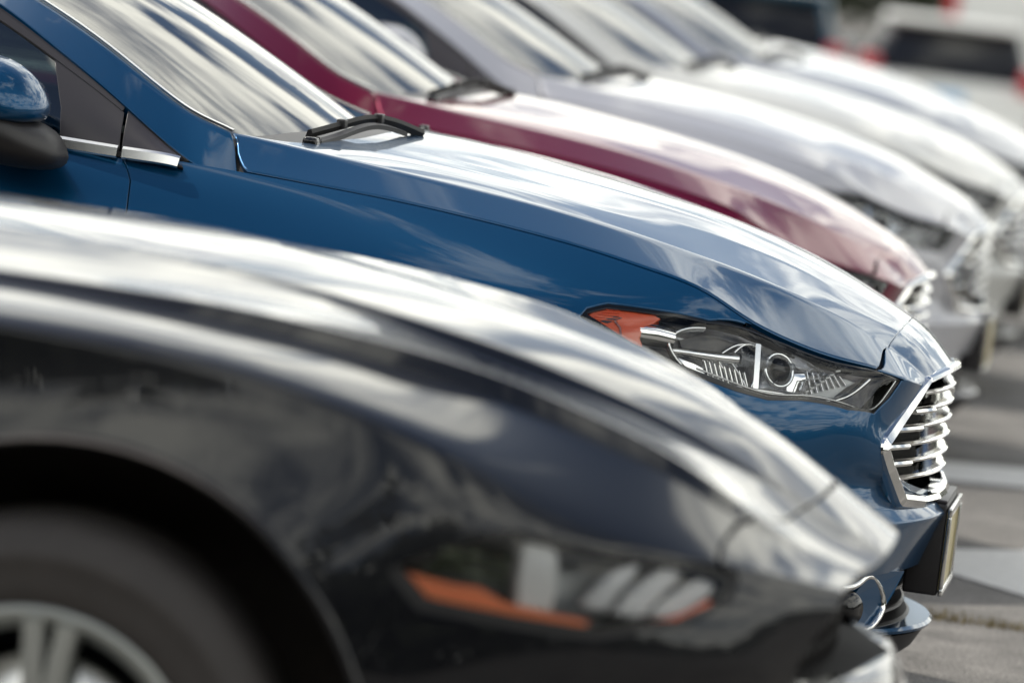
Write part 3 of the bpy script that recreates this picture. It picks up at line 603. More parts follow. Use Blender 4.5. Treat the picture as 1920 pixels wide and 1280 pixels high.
    # bright reveal moulding along the pillar edge
    for sg in (1, -1):
        uu = np.linspace(cu(-1.405, 2.5), cu(-2.05, 2.5), 40); p, n, _, _ = Cb.frame(uu, np.full(40, 2.5)); p = (p + n * .004) * [1, sg, 1]; n = n * [1, sg, 1]
        put('windshield_moulding', rail_geo(p, [(-.004, -.003), (-.004, .002), (.004, .002), (.004, -.003)], n), CHROME_SATIN, root)
    uu = np.linspace(cu(-2.0, 0), cu(-2.0, 0), 2)
    rf = [(cu(-2.006, 0), 0), (cu(-2.036, 1), 1), (cu(-2.11, 2.55), 2.55)] + [(cu(x, 2.55), 2.55) for x in (-1.9, -1.7, -1.55, -1.45)] + [(cu(-1.410, 2.6), 2.6), (cu(-1.389, 3.3), 3.3), (cu(-1.367, 4.0), 4.0), (cu(-1.358, 4.7), 4.7)]
    rf += [(cu(x, 4.7), 4.7) for x in (-1.47, -1.6, -1.8, -2.2, -3.0, -3.6, -4.1)] + [(cu(-4.22, 4.7), 4.7), (cu(-4.3, 2.6), 2.6), (cu(-3.62, 2.6), 2.6), (cu(-3.45, 1.2), 1.2), (cu(-3.42, 0), 0)]
    panel('roof', Cb, rf, paint_m, root, flange=.02)
    rw = [(cu(-3.43, 0), 0), (cu(-3.46, 1.2), 1.2), (cu(-3.63, 2.55), 2.55), (cu(-4.25, 2.55), 2.55), (cu(-4.36, 1), 1), (cu(-4.38, 0), 0)]
    panel('rear_window', Cb, rw, GLASS, root, flange=0)
    # side: seal, frame strip, quarter piece, glass, belt moulding
    xs = lambda a, b_, v, n=10: [(cu(x, v), v) for x in np.linspace(a, b_, n)]
    panel('window_seal', Cb, xs(-1.462, -4.05, 4.72) + xs(-4.05, -1.468, 5.18), SEAL, root, 'pair', off=-.002, vstep=.12)
    dz = dict(vstep=.2, ustep=.03)
    panel('door_frame', Cb, xs(-1.607, -3.72, 5.2) + [(cu(-3.74, 6.0), 6.0)] + xs(-3.62, -1.61, 6.02), SATIN, root, 'pair', off=-.004, **dz)
    panel('quarter_trim', Cb, [(cu(-1.477, 5.25), 5.25), (cu(-1.599, 5.22), 5.22), (cu(-1.592, 8.0), 8.0), (cu(-1.49, 8.0), 8.0)], SATIN, root, 'pair', off=-.005, **dz)
    panel('mirror_sail', Cb, [(cu(-1.607, 6.05), 6.05), (cu(-1.76, 6.05), 6.05), (cu(-1.725, 7.0), 7.0), (cu(-1.713, 8.0), 8.0), (cu(-1.600, 8.0), 8.0)], SATIN, root, 'pair', off=-.006, **dz)
    gl = xs(-1.72, -2.56, 6.04) + [(cu(-2.60, 8.0), 8.0)] + xs(-2.5, -1.70, 8.02)
    panel('side_window', Cb, gl, GLASS, root, 'pair', off=-.010, flange=0, **dz)
    gl = xs(-2.64, -3.62, 6.04) + xs(-3.75, -2.64, 8.02)
    panel('side_window', Cb, gl, GLASS, root, 'pair', off=-.010, flange=0, **dz)
    panel('pillar_trim', Cb, [(cu(-2.555, 6.0), 6.0), (cu(-2.645, 6.0), 6.0), (cu(-2.645, 8.05), 8.05), (cu(-2.595, 8.05), 8.05)], GLOSS, root, 'pair', off=-.006, **dz)
    for sg in (1, -1):
        for a, b_ in ((-1.478, -1.590), (-1.600, -3.9)):
            n_ = 30; xx = np.linspace(a, b_, n_); uu = np.array([cu(x, 8.25) for x in xx]); p, n, _, _ = Cb.frame(uu, np.full(n_, 8.25)); p = (p - n * .0) * [1, sg, 1] + np.array([0, 0, .004]); n = n * [1, sg, 1]
            put('belt_moulding', rail_geo(p, [(-.012, -.004), (-.010, .004), (.006, .006), (.012, .002), (.012, -.004)] if sg > 0 else [(-.012, -.004), (-.012, .002), (-.006, .006), (.010, .004), (.012, -.004)], n), CHROME_SATIN, root)
    panel('belt_rubber', Cb, xs(-1.475, -4.0, 7.9, 14) + xs(-4.05, -1.47, 8.45, 14), SEAL, root, 'pair', off=-.008, vstep=.12)
    cabin_inside(root, -1.36, 1.0, 1.0)
    for sg in (-1, 1): mirror(root, -1.795, sg * .90, 1.05, sg, paint_m)
    # ---- cowl tray and wipers
    panel('cowl_tray', S, [(ua(-1.19, 0), 0), (ua(-1.235, 2.2), 2.2), (ua(-1.27, 3.2), 3.2), (ua(-1.34, 4.0), 4.0), (ua(-1.42, 4.2), 4.2), (ua(-1.42, 0), 0)], TRIM, root, off=-.012, flange=.01, vstep=.5)
    for k, (y0, dx) in enumerate(((-.56, 0.), (.06, .06))):
        wp = empty('wiper', (0, 0, 0), parent=root); z0 = 1.050 - .040 * k; x0 = -1.272 + dx
        raw('pivot_cap', box_geo((-.020, -.03, -.03), (.010, .03, .012), .008), GLOSS, wp, move=(x0, y0, z0))
        q = .62 if k == 0 else -.1                     # the screen's foot bows forward towards the middle
        arm = sm([(x0 + .004, y0 + .02, z0 + .002), (x0 + .022 * q * 2, y0 + .12, z0 + .016), (x0 + .05 * q * 2, y0 + .25, z0 + .036), (x0 + .085 * q * 2, y0 + .40, z0 + .022)], 18)
        put('wiper_arm', rail_geo(arm, [(-.008, -.005), (-.006, .004), (.006, .004), (.008, -.005)], (.3, 0, 1)), TRIM, wp)
        bl = sm([(x0 - .018, y0 + .03, z0 + .018), (x0 + .014 * q * 2, y0 + .16, z0 + .036), (x0 + .045 * q * 2, y0 + .30, z0 + .050), (x0 + .10 * q * 2, y0 + .50, z0 + .022)], 22)
        put('wiper_blade', rail_geo(bl, [(-.004, -.012), (-.006, .002), (.0, .008), (.006, .002), (.004, -.012)], (.45, 0, .9)), SEAL, wp)
        for t_ in (.3, .62):
            c = bl[int(t_ * 21)]; raw('blade_clip', box_geo((-.009, -.016, -.010), (.009, .016, .009), .003), TRIM, wp, move=c)
    # washer nozzle-side reflex: none
    # ---- headlamps
    build_headlamp(S, root, HL, HLxz, front)
    # ---- grille
    build_sedan_front(S, root, paint_m)
    return root

def build_headlamp(S, root, HL, HLxz, front):
    poly = np.array(HL)
    cen = poly.mean(0)
    def off_poly(P, k):
        """inset a uv polygon by k metres"""
        P = np.array(P) * [1, SV]; n = len(P); out = []
        ar = .5 * np.sum(P[:, 0] * np.roll(P[:, 1], -1) - np.roll(P[:, 0], -1) * P[:, 1])
        for i in range(n):
            a, b_, c = P[i - 1], P[i], P[(i + 1) % n]
            d1 = (b_ - a) / (np.linalg.norm(b_ - a) + 1e-9); d2 = (c - b_) / (np.linalg.norm(c - b_) + 1e-9)
            n1 = np.array([-d1[1], d1[0]]) * np.sign(ar); n2 = np.array([-d2[1], d2[0]]) * np.sign(ar)
            m = n1 + n2; m /= max(.5, m @ m / 2) ** 1; out.append(b_ + m * k)
        return [tuple(q) for q in np.array(out) / [1, SV]]
    def at(xz, dep):
        uv = np.array(S.xz(xz, **front)); p, n, _, _ = S.frame(uv[:, 0], uv[:, 1]); return p - n * dep, n
    def two(fn):
        """build each headlamp: camera side first, then its mirror twin"""
        for sg in (-1, 1): fn(sg)
    def side(sg):
        lamp = empty('headlight', (0, 0, 0), parent=root)
        fl = (lambda g_: g_) if sg < 0 else flip_y
        def add(name, g_, m_): return put(name, fl(g_), m_, lamp)
        ring_out = off_poly(HL, .002); ring_in = off_poly(HL, .009)
        add('lamp_surround', panel_geo(S, ring_out, holes=[ring_in], off=-.003, flange=.03, ustep=.02, vstep=.2), GLOSS)
        add('lens', panel_geo(S, off_poly(HL, .007), off=-.0015, flange=0, ustep=.02, vstep=.2), LENS)
        # bowl
        q = dens(HL, step=.02); p0, n0, _, _ = S.frame(q[:, 0], q[:, 1] / SV); cc = p0.mean(0)
        p1 = p0 - n0 * .03; p2 = cc + (p0 - cc) * .86 + np.array([-.045, .075, 0]); n_ = len(q)
        V = np.concatenate([p1, p2, [p2.mean(0)]]); F = []
        for i in range(n_): j = (i + 1) % n_; F += [(i, j, n_ + j, n_ + i), (n_ + i, n_ + j, 2 * n_)]
        if sg > 0: V = V * [1, -1, 1]
        raw('lamp_housing', (V, None, F), BOWL, lamp)
        P = lambda xz: S.xz(xz, **front)
        am = P([(-.660,.801),(-.648,.818),(-.614,.829),(-.540,.826),(-.526,.820),(-.552,.800),(-.557,.780),(-.545,.757),(-.600,.773)])
        add('amber_reflector', panel_geo(S, am, off=-.009, flange=.02, ustep=.012, vstep=.15, roll=.003), AMBER)
        for k in range(5):                              # moulded ribs of the reflector
            z = .806 + .005 * k; a, _ = at([(-.650 + .006 * k, z), (-.600, z + .001)], .008); add('reflector_rib', tube_geo(a, .0012, 6), AMBER)
        a, _ = at([(-.628,.806),(-.612,.812),(-.600,.811),(-.617,.803)], .0125)
        pl = P([(-.632,.803),(-.607,.815),(-.594,.814),(-.618,.802)])
        add('reflector_pad', panel_geo(S, pl, off=-.0075, flange=.004, roll=.0008), LAMPDARK)
        a, _ = at([(-.606,.806),(-.594,.795),(-.590,.780)], .0075); add('reflector_bar', tube_geo(a, .0022, 8), CLEAR)
        # chrome barrel behind the reflector
        a, n = at([(-.560,.797),(-.525,.795),(-.490,.789)], .034); add('chrome_barrel', tube_geo(a, [.025, .027, .024], 24), CHROME)
        gd = [(-.438,.812),(-.480,.804),(-.499,.780),(-.488,.757),(-.441,.721),(-.416,.714),(-.333,.703),(-.256,.695),(-.189,.690),(-.163,.699),(-.127,.734)]
        a, n = at(gd, .018); a = sm(a, 70); add('light_guide', tube_geo(a, .0046, 8), CHROME_SATIN)
        a2, n = at(gd, .026); a2 = sm(a2, 70); add('guide_backing', tube_geo(a2, .0055, 8), CHROME)
        a, n = at([(-.489,.766),(-.458,.765),(-.419,.762),(-.390,.761),(-.362,.760)], .036); add('projector_stem', tube_geo(sm(a, 14), np.interp(np.arange(14), [0, 4, 6, 10, 13], [.008, .009, .011, .012, .0145]), 20), CHROME)
        for pth in ([(-.395,.768),(-.366,.789),(-.345,.792)], [(-.372,.772),(-.352,.792),(-.335,.792)], [(-.374,.752),(-.360,.735),(-.338,.705)], [(-.398,.752),(-.388,.740)]):
            a, n = at(pth, .030); add('projector_strut', tube_geo(sm(a, 8), .0028, 8), CHROME)
        a, n = at([(-.338,.792),(-.330,.702)], .026); add('projector_plate', rail_geo(sm(a, 6), [(-.006, -.016), (.006, -.016), (.006, .012), (-.006, .012)], n.mean(0)), CHROME)
        a, n = at([(-.362,.760),(-.340,.758),(-.30,.757),(-.262,.754)], .030); add('projector_barrel', tube_geo(sm(a, 10), [.0135] * 5 + [.009] * 5, 18), CLEAR)
        bx = P([(-.326,.787),(-.272,.778),(-.241,.765),(-.224,.749),(-.203,.738),(-.242,.727),(-.246,.701),(-.313,.707)])
        add('inner_lens', panel_geo(S, bx, off=-.022, flange=.03, roll=.003, ustep=.02, vstep=.2), LENS)
        a, n = at([(-.287, .745)], .030); nn = n[0]; t1 = np.cross(nn, [0, 0, 1.]); t1 /= np.linalg.norm(t1); t2 = np.cross(t1, nn); Rm = np.stack([t1, nn, t2], 1)
        def lat(prof, nm, m_):
            V_, _, F_ = lathe_geo(prof, 32); V_ = V_ @ Rm.T + a[0]
            if sg > 0: V_ = V_ * [1, -1, 1]; F_ = [f_[::-1] for f_ in F_]
            raw(nm, (V_, None, F_), m_, lamp)
        lat([(.0, .020), (.008, .019), (.016, .016), (.023, .009), (.027, .0)], 'projector_lens', GLOSS)
        lat([(.027, -.004), (.028, .004), (.032, .006), (.036, .003), (.037, -.004), (.040, -.03)], 'projector_ring', CHROME)
        bx = P([(-.262,.738),(-.236,.742),(-.228,.734),(-.243,.728),(-.248,.706),(-.262,.706)])
        add('mirror_bowl', panel_geo(S, bx, off=-.034, flange=.01, roll=.003, ustep=.02, vstep=.2), CHROME)
        bx = P([(-.484,.756),(-.440,.744),(-.372,.716),(-.350,.704),(-.416,.713),(-.446,.726)])
        add('side_reflector', panel_geo(S, bx, off=-.032, flange=.01, roll=.002, ustep=.02, vstep=.2), CHROME)
        for rim_pts in ([(-.272,.778),(-.241,.765),(-.203,.740),(-.214,.732),(-.240,.728),(-.246,.701),(-.306,.708),(-.262,.752)], ):
            a, n = at(rim_pts, .021); add('inner_lens_edge', tube_geo(a, .0018, 6), CLEAR)
        for k in range(9):
            x = -.425 + .0095 * k; a, n = at([(x, .752 - .002 * k), (x + .012, .722 - .0022 * k)], .030); add('reflector_flute', tube_geo(a, .0036, 8), CHROME)
        for k in range(7):
            x = -.235 + .010 * k; a, n = at([(x, .748 - .0005 * k), (x + .016, .703 + .003 * k)], .033); add('reflector_flute', tube_geo(a, .0032, 8), BOWL)
        for x, z in [(-.243,.699),(-.235,.7055),(-.226,.712),(-.218,.7185),(-.210,.725),(-.202,.733),(-.195,.741),(-.186,.752)]:
            a, n = at([(x - .0035, z - .0012), (x + .0035, z + .0012)], .020); add('led_dot', tube_geo(a, .0022, 8), WHITEPL)
        ed = np.array(off_poly(HL, .0135)); pe, ne, _, _ = S.frame(ed[:, 0], ed[:, 1]); pe = pe - ne * .006
        add('lens_edge', tube_geo(sm(pe[9:17], 40), .0022, 8), CHROME_SATIN)
        a, n = at([(-.387,.693),(-.350,.686),(-.313,.680)], .010); add('chrome_strip', rail_geo(sm(a, 8), [(-.006, -.003), (.006, -.003), (.005, .004), (-.005, .004)], n.mean(0)), CHROME)
        bk = P([(-.430,.806),(-.360,.795),(-.345,.765),(-.46,.770),(-.47,.79)])
        add('bezel', panel_geo(S, bk, off=-.045, flange=.01, ustep=.03, vstep=.3), LAMPDARK)
        bk = P([(-.232,.692),(-.180,.694),(-.140,.728),(-.19,.744)])
        add('bezel', panel_geo(S, bk, off=-.036, flange=.01, ustep=.03, vstep=.3), BOWL2)
    two(side)

def build_sedan_front(S, root, paint_m):
    U = S.umax
    gr = empty('grille', (0, 0, 0), parent=root)
    K = [(.004, 0, .738), (-.006, -.12, .735), (-.036, -.252, .722), (-.064, -.355, .664), (-.092, -.462, .602), (-.078, -.440, .565), (-.052, -.392, .503), (-.020, -.26, .489), (-.002, -.12, .484), (.002, 0, .483)]
    K = np.array(K); cs = np.concatenate([[0], np.cumsum(np.linalg.norm(np.diff(K, axis=0), axis=1))]); tt = np.unique(np.concatenate([np.linspace(0, cs[-1], 90)] + [[c - .004, c + .004] for c in cs[1:-1]]))
    p = np.stack([np.interp(tt, cs, K[:, i]) for i in range(3)], 1); p[0, 1] = p[-1, 1] = 0
    loop = np.concatenate([p, (p * [1, -1, 1])[::-1][1:-1]])
    cen = np.array([-.05, 0, .61]); outw = loop - cen; outw[:, 0] = 0; outw /= np.linalg.norm(outw, axis=1, keepdims=True)
    fwd = np.zeros_like(loop); fwd[:, 0] = 1; fwd[:, 1] = np.clip(loop[:, 1] * 1.2, -.7, .7); fwd /= np.linalg.norm(fwd, axis=1, keepdims=True)
    # chamfered chrome band: side axis = outwards across the band, up axis = forwards
    put('grille_frame', rail_geo(loop + fwd * .001, [(-.003, -.03), (-.005, .004), (.004, .010), (.020, .004), (.026, -.012), (.026, -.03)] , fwd, True, np.interp(loop[:, 2], [.60, .69, .722], [1, .8, .4])), CHROME, gr)
    back = np.concatenate([loop * [1, .94, 1] + np.array([-.075, 0, 0]), [[-.06, 0, .61]]])
    n_ = len(loop); F = [(i, (i + 1) % n_, n_) for i in range(n_)]
    raw('grille_back', (back, None, F), SHELL, gr, smooth=False)
    # half width of the opening at height z
    def hw(z):
        best = .2
        q = loop[loop[:, 1] <= 0]
        z_, y_ = q[:, 2], q[:, 1]; ys = [abs(y_[i] + (y_[i+1] - y_[i]) * (z - z_[i]) / (z_[i+1] - z_[i])) for i in range(len(q) - 1) if (z_[i] - z) * (z_[i+1] - z) < 0]
        return max(ys) if ys else best
    for z in (.700, .668, .634, .600, .566, .533):
        w = hw(z) - .012
        yy = np.linspace(-w, w, 41); dro = .012 + .10 * (np.abs(yy) / .45) ** 2.0
        path = np.stack([.002 + .06 * (z - .735) * 0 - dro, yy, np.full(41, z)], 1)
        put('slat', rail_geo(path, [(-.042, .002), (-.010, .005), (.004, .005), (.010, .001), (.009, -.003), (.002, -.005), (-.042, -.002)], (0, 0, 1)), CHROME, gr)
    # blades' bright root pieces by the frame
    for z in (.668, .634, .600, .566):
        for sg in (-1, 1):
            w = hw(z); yy = np.linspace(w + .004, w - .10, 8); dro = .10 * (yy / .45) ** 2.1
            put('slat_end', rail_geo(np.stack([.006 - dro, sg * yy, np.full(8, z - .001)], 1), [(-.010, -.005), (-.010, .005), (.004, .005), (.007, 0), (.004, -.005)], (0, 0, 1)), CHROME, gr)
    # ---- lower intake, valance, fog lamp bezels, plate bracket
    lo = empty('lower_intake', (0, 0, 0), parent=root)
    bowp = lambda y, x0, k: x0 - k * (np.abs(y) / .6) ** 2.2
    def bow_strip(name, z0, z1, w, x0, k, material, par, thick=.02, lean=0):
        yy = np.linspace(-w, w, 33); h = (z1 - z0) / 2
        put(name, rail_geo(np.stack([bowp(yy, x0, k), yy, np.full(33, (z0 + z1) / 2)], 1), [(-thick, -h), (-thick, h), (-lean, h), (0, h * .6), (0, -h * .6), (-lean, -h)], (0, 0, 1)), material, par)
    yy = np.linspace(-.60, .60, 25); V = []; F = []
    for z in (.20, .36):
        for y in yy: V.append((bowp(y, -.075, .30), y, z))
    for i in range(24): F.append((i, i + 1, 26 + i, 25 + i))
    raw('intake_back', (np.array(V), None, F), SHELL, lo)
    for z in (.325, .285, .245): bow_strip('intake_bar', z - .005, z + .005, .56, -.050, .27, SATIN, lo, .02, .004)
    bow_strip('intake_floor', .205, .225, .60, -.035, .28, TRIM, lo, .05, .006)
    for sg in (-1, 1):
        fb = empty('fog_lamp_bezel', (0, 0, 0), parent=root)
        ring = sm([(-.07, .40, .335), (-.10, .50, .325), (-.19, .60, .30), (-.20, .61, .25), (-.12, .52, .235), (-.06, .40, .24), (-.045, .36, .28)], 40, True) * [1, sg, 1] - np.array([.02, 0, 0])
        put('bezel_ring', tube_geo(ring, .007, 10, True, upv=(1, sg * .5, 0)), CHROME, fb)
        raw('fog_lamp', lathe_geo([(0, .012), (.03, .010), (.037, 0), (.037, -.03)], 28), GLOSS, fb, move=(-.12, sg * .50, .28), rot=((.6 , .8, 0), (-.8 * sg, .6 * sg, 0), (0, 0, 1)))
    # blue winglet beside the intake
    for sg in (-1, 1):
        P = np.array([(-.035, .30, .345), (-.05, .33, .30), (-.075, .375, .245), (-.11, .46, .235), (-.12, .47, .30), (-.09, .42, .35)]) * [1, sg, 1]
        Q = P + np.array([-.05, 0, 0]); n_ = 6; V = np.concatenate([P, Q]); F = [tuple(range(6)) if sg > 0 else tuple(range(6))[::-1]] + [(i, (i + 1) % 6, 6 + (i + 1) % 6, 6 + i) for i in range(6)]
        raw('intake_winglet', (V, None, F), paint_m, root, smooth=False)
    yy = np.linspace(-.70, .70, 33); x = bowp(yy, .012, .42)
    put('valance_lip', rail_geo(np.stack([x, yy, np.full(33, .212)], 1), [(-.06, -.008), (-.06, .008), (-.004, .008), (.002, .002), (0, -.004), (-.03, -.012)], (0, 0, 1)), paint_m, root)
    put('valance', rail_geo(np.stack([x - .012, yy, np.full(33, .178)], 1), [(-.10, -.045), (-.06, .024), (.002, .024), (-.02, -.015), (-.055, -.045)], (0, 0, 1)), TRIM, root)
    pb = empty('plate_bracket', (0, 0, 0), parent=root)
    raw('bracket', box_geo((-.045, -.155, .285), (.026, .155, .472), .006), TRIM, pb)
    raw('bracket_cap', box_geo((-.02, -.150, .4715), (.024, .150, .479), .003), SATIN, pb)
    raw('plate', box_geo((.0265, -.150, .297), (.029, .150, .455), .0008), PLATE, pb)
    for a, b_ in (((.028, -.158, .447), (.037, .158, .465)), ((.028, -.158, .285), (.037, .158, .300)), ((.028, -.158, .300), (.037, -.148, .447)), ((.028, .148, .300), (.037, .158, .447))):
        raw('plate_frame', box_geo(a, b_, .003), CHROME_SATIN, pb)
# ---------------------------------------------------------------- the two-door coupe
def build_coupe(label, paint_m):
    S, Cb = coupe_surfaces(); root = empty('coupe', label=label, cat='car')
    U = S.umax; ua = S.u_at; VE, VC = 8.5, 11.5; g = .12
    A1 = (-1.075, .36, .43); A2 = (-3.75, .355, .41)
    fr = dict(vr=(10, 17), ur=(ua(-.8, 9), U))
    HLxz = [(-.655,.680),(-.592,.715),(-.538,.736),(-.497,.744),(-.439,.736),(-.367,.726),(-.281,.715),(-.207,.699),(-.215,.662),(-.269,.631),(-.379,.609),(-.494,.619),(-.609,.632)]
    HL = S.xz(HLxz, **fr)
    cut = [(-.105, 0), (-.135, 1.5), (-.140, 3.5), (-.160, 5.0), (-.200, 6.5), (-.212, VE), (-.238, 10.0), (-.232, VC)]
    # vents in the hood
    vent = S.xy([(-.64, -.330), (-.54, -.322), (-.47, -.318), (-.50, -.342), (-.54, -.360), (-.615, -.385)], vr=(3, 6))
    hood = [(ua(x, v) - .006, v) for x, v in cut[:5]] + [(ua(-.214, VE) - .004, VE - g)] + [(ua(x, VE), VE - g) for x in np.linspace(-.28, -1.60, 14)] + [(ua(-1.53, 5), 5), (ua(-1.48, 0), 0)]
    h = panel('hood', S, hood, paint_m, root, holes=[vent], roll=.003)[0]
    for sg in (1, -1):
        gq = panel_geo(S, vent, off=-.014, flange=0, ustep=.02, vstep=.2); put('vent_floor', gq if sg > 0 else flip_y(gq), SHELL, root)
        vt = empty('hood_vent', (0, 0, 0), parent=root)
        for k in range(5):
            a = np.array([(-.60 + .022 * k, -.375 + .009 * k), (-.60 + .022 * k, -.330 + .002 * k)]); uv = np.array(S.xy([tuple(q) for q in a], vr=(3, 6)))
            p, n, _, _ = S.frame(uv[:, 0], uv[:, 1]); p = (p - n * .006) * [1, sg, 1]
            put('louvre', rail_geo(p, [(-.012, -.004), (-.012, -.001), (.010, .004), (.012, .001)], n.mean(0) * [1, sg, 1]), TRIM, vt)
    # fender: between hood edge and arch
    fen = [(ua(x, VE), VE + g) for x in np.linspace(-1.60, -.222, 14)] + [(ua(-.238, 10) - .004, 10.0), (ua(-.234, VC) - .004, VC)] + S.xz([(-.283, .7165)], **fr) + HL[5:0:-1] + [HL[0]]
    fen += S.xz([(-.65, .61)], vr=(12, 17)) + S.xz(arc_xz(*A1, 24, 176, 30), vr=(11.5, 20)) + [(ua(-1.50, 19), 19), (ua(-1.62, 19), 19), (ua(-1.60, 13), 13)]
    panel('fender', S, fen, paint_m, root, 'pair')
    bump = [(U, v) for v in np.linspace(0, 19, 40)] + [(ua(x, 19), 19) for x in (-.2, -.4, -.55)] + S.xz(arc_xz(*A1, 2, 23, 6), vr=(12, 20)) + S.xz([(-.645, .61)], vr=(12, 17)) + [HL[0]] + HL[12:6:-1] + [(ua(-.225, VC) + .004, VC)] + [(ua(x, v) + .006, v) for x, v in cut[::-1]]
    panel('front_bumper', S, bump, paint_m, root)
    for A_ in (A1, A2):
        uv = np.array(S.xz(arc_xz(A_[0], A_[1], A_[2] + .003, 4, 175, 44), vr=(11, 20))); pl_, nl_, _, _ = S.frame(uv[:, 0], uv[:, 1])
        for sg in (1, -1): put('arch_lip', tube_geo((pl_ - nl_ * .001) * [1, sg, 1], .008, 10, upv=(0, 1, 0)), paint_m, root)
    d = [(ua(-1.625, VE), VE + .3), (ua(-1.605, 13), 13), (ua(-1.625, 19), 19), (ua(-3.05, 19), 19), (ua(-3.15, 13), 13), (ua(-3.1, VE), VE + .3)]
    drs = panel('door', S, d, paint_m, root, 'pair')
    for o, sg in zip(drs, (-1, 1)):
        put('handle', tube_geo(sm([(-3.0, sg * .885, .82), (-2.93, sg * .915, .825), (-2.83, sg * .915, .828), (-2.76, sg * .885, .83)], 14), .012, 10), paint_m, o)
    q = [(ua(-3.11, VE), VE + .3), (ua(-3.156, 13), 13), (ua(-3.06, 19), 19), (ua(-3.32, 19), 19)] + S.xz(arc_xz(*A2, 3, 176, 26), vr=(11, 20)) + [(ua(-4.2, 19), 19), (0, 19), (0, 0), (ua(-4.15, 0), 0), (ua(-4.0, 5), 5)]
    panel('rear_body', S, q, paint_m, root)
    for sg in (-1, 1):
        for k in range(3): raw('tail_lamp', box_geo((-4.77, -.02, .80), (-4.66, .02, .96), .008), REDL, root, move=(.03, sg * (.48 + .08 * k), 0))
    sh = [(U - .012, 0), (U - .012, 19), (ua(-.55, 19), 19)] + S.xz(arc_xz(*A1, 2, 176, 30), vr=(11.5, 20)) + [(ua(-1.48, 19), 19), (ua(-1.7, 19), 19), (ua(-1.7, 0), 0)]
    panel('inner_shell', S, sh, SHELL, root, holes=[HL, vent], off=-.016, flange=0, ustep=.05, vstep=.5)
    for sg in (-1, 1):
        for ax, ar in ((A1[0], .44), (A2[0], .42)):
            raw('wheel_liner', lathe_geo([(ar, -.10), (ar + .01, .0), (ar + .01, .28), (.2, .30)], 34, start=rad(-4), end=rad(184)), LINER, root, move=(ax, sg * .82, .355), rot=((1, 0, 0), (0, -sg, 0), (0, 0, 1)))
            wheel(root, ax - .02, sg * .815, .345, .345, .226, .235, 5, sg)
    raw('underbody', box_geo((-4.4, -.62, .15), (-.3, .62, .25), .03), SHELL, root)
    # glasshouse
    cu = Cb.u_at
    ws = [(cu(-1.52, 0), 0), (cu(-1.58, 1), 1), (cu(-1.69, 2.42), 2.42), (cu(-2.0, 2.42), 2.42), (cu(-2.28, 2.42), 2.42), (cu(-2.22, 1), 1), (cu(-2.2, 0), 0)]
    panel('windshield', Cb, ws, GLASS, root, flange=0)
    rf = [(cu(-2.205, 0), 0), (cu(-2.225, 1), 1), (cu(-2.29, 2.55), 2.55), (cu(-2.0, 2.55), 2.55), (cu(-1.70, 2.55), 2.55), (cu(-1.75, 4.7), 4.7), (cu(-2.1, 4.7), 4.7), (cu(-2.6, 4.7), 4.7), (cu(-3.3, 4.7), 4.7), (cu(-3.98, 4.7), 4.7), (cu(-4.1, 2.6), 2.6), (cu(-3.3, 2.6), 2.6), (cu(-3.15, 0), 0)]
    panel('roof', Cb, rf, paint_m, root, flange=.02)
    panel('rear_window', Cb, [(cu(-3.155, 0), 0), (cu(-3.305, 2.55), 2.55), (cu(-4.1, 2.55), 2.55), (cu(-4.25, 0), 0)], GLASS, root, flange=0)
    panel('window_seal', Cb, [(cu(x, 4.72), 4.72) for x in (-1.77, -2.2, -2.8, -3.3, -3.95)] + [(cu(x, 5.6), 5.6) for x in (-3.9, -3.3, -2.8, -2.2, -1.78)], SEAL, root, 'pair', off=-.002)
    panel('side_window', Cb, [(cu(x, 5.62), 5.62) for x in (-1.80, -2.2, -2.8, -3.3, -3.7)] + [(cu(x, 8.4), 8.4) for x in (-3.7, -2.8, -1.80)], GLASS, root, 'pair', off=-.008, flange=0)
    cabin_inside(root, -1.75, .93, .93)
    for sg in (-1, 1): mirror(root, -1.98, sg * .90, .98, sg, paint_m)
    for y0, x0 in ((-.48, -1.72), (.10, -1.64)):
        wp = empty('wiper', (0, 0, 0), parent=root)
        put('wiper_arm', tube_geo(sm([(x0, y0, .975), (x0 + .05, y0 + .25, 1.00), (x0 + .07, y0 + .5, 1.01)], 12), .008, 8), TRIM, wp)
        put('wiper_blade', tube_geo(sm([(x0 - .03, y0 - .02, .995), (x0 + .02, y0 + .25, 1.02), (x0 + .04, y0 + .55, 1.03)], 12), .009, 6), SEAL, wp)
    # headlamps
    def at(xz, dep):
        uv = np.array(S.xz(xz, **fr)); p, n, _, _ = S.frame(uv[:, 0], uv[:, 1]); return p - n * dep, n
    P = lambda xz: S.xz(xz, **fr)
    for sg in (-1, 1):
        lamp = empty('headlight', (0, 0, 0), parent=root); fl = (lambda q_: q_) if sg < 0 else flip_y
        def add(name, g_, m_): return put(name, fl(g_), m_, lamp)
        c0 = np.array(HL).mean(0); inn = [tuple(c0 + (np.array(q_) - c0) * [.945, .85]) for q_ in HL]
        add('lamp_surround', panel_geo(S, HL, holes=[inn], off=-.004, flange=.03, ustep=.02, vstep=.2), SEAL)
        add('lens', panel_geo(S, inn, off=-.003, flange=0, ustep=.02, vstep=.2), LENS)
        q = dens(HL, step=.03); p0, n0, _, _ = S.frame(q[:, 0], q[:, 1] / SV); cc = p0.mean(0); n_ = len(q)
        p1 = p0 - n0 * .028; p2 = cc + (p0 - cc) * .86 + np.array([-.04, .075, 0]); V = np.concatenate([p1, p2, [p2.mean(0)]]); F = []
        for i in range(n_): j = (i + 1) % n_; F += [(i, j, n_ + j, n_ + i), (n_ + i, n_ + j, 2 * n_)]
        raw('lamp_housing', (V * ([1, -1, 1] if sg > 0 else [1, 1, 1]), None, F), BOWL2, lamp)
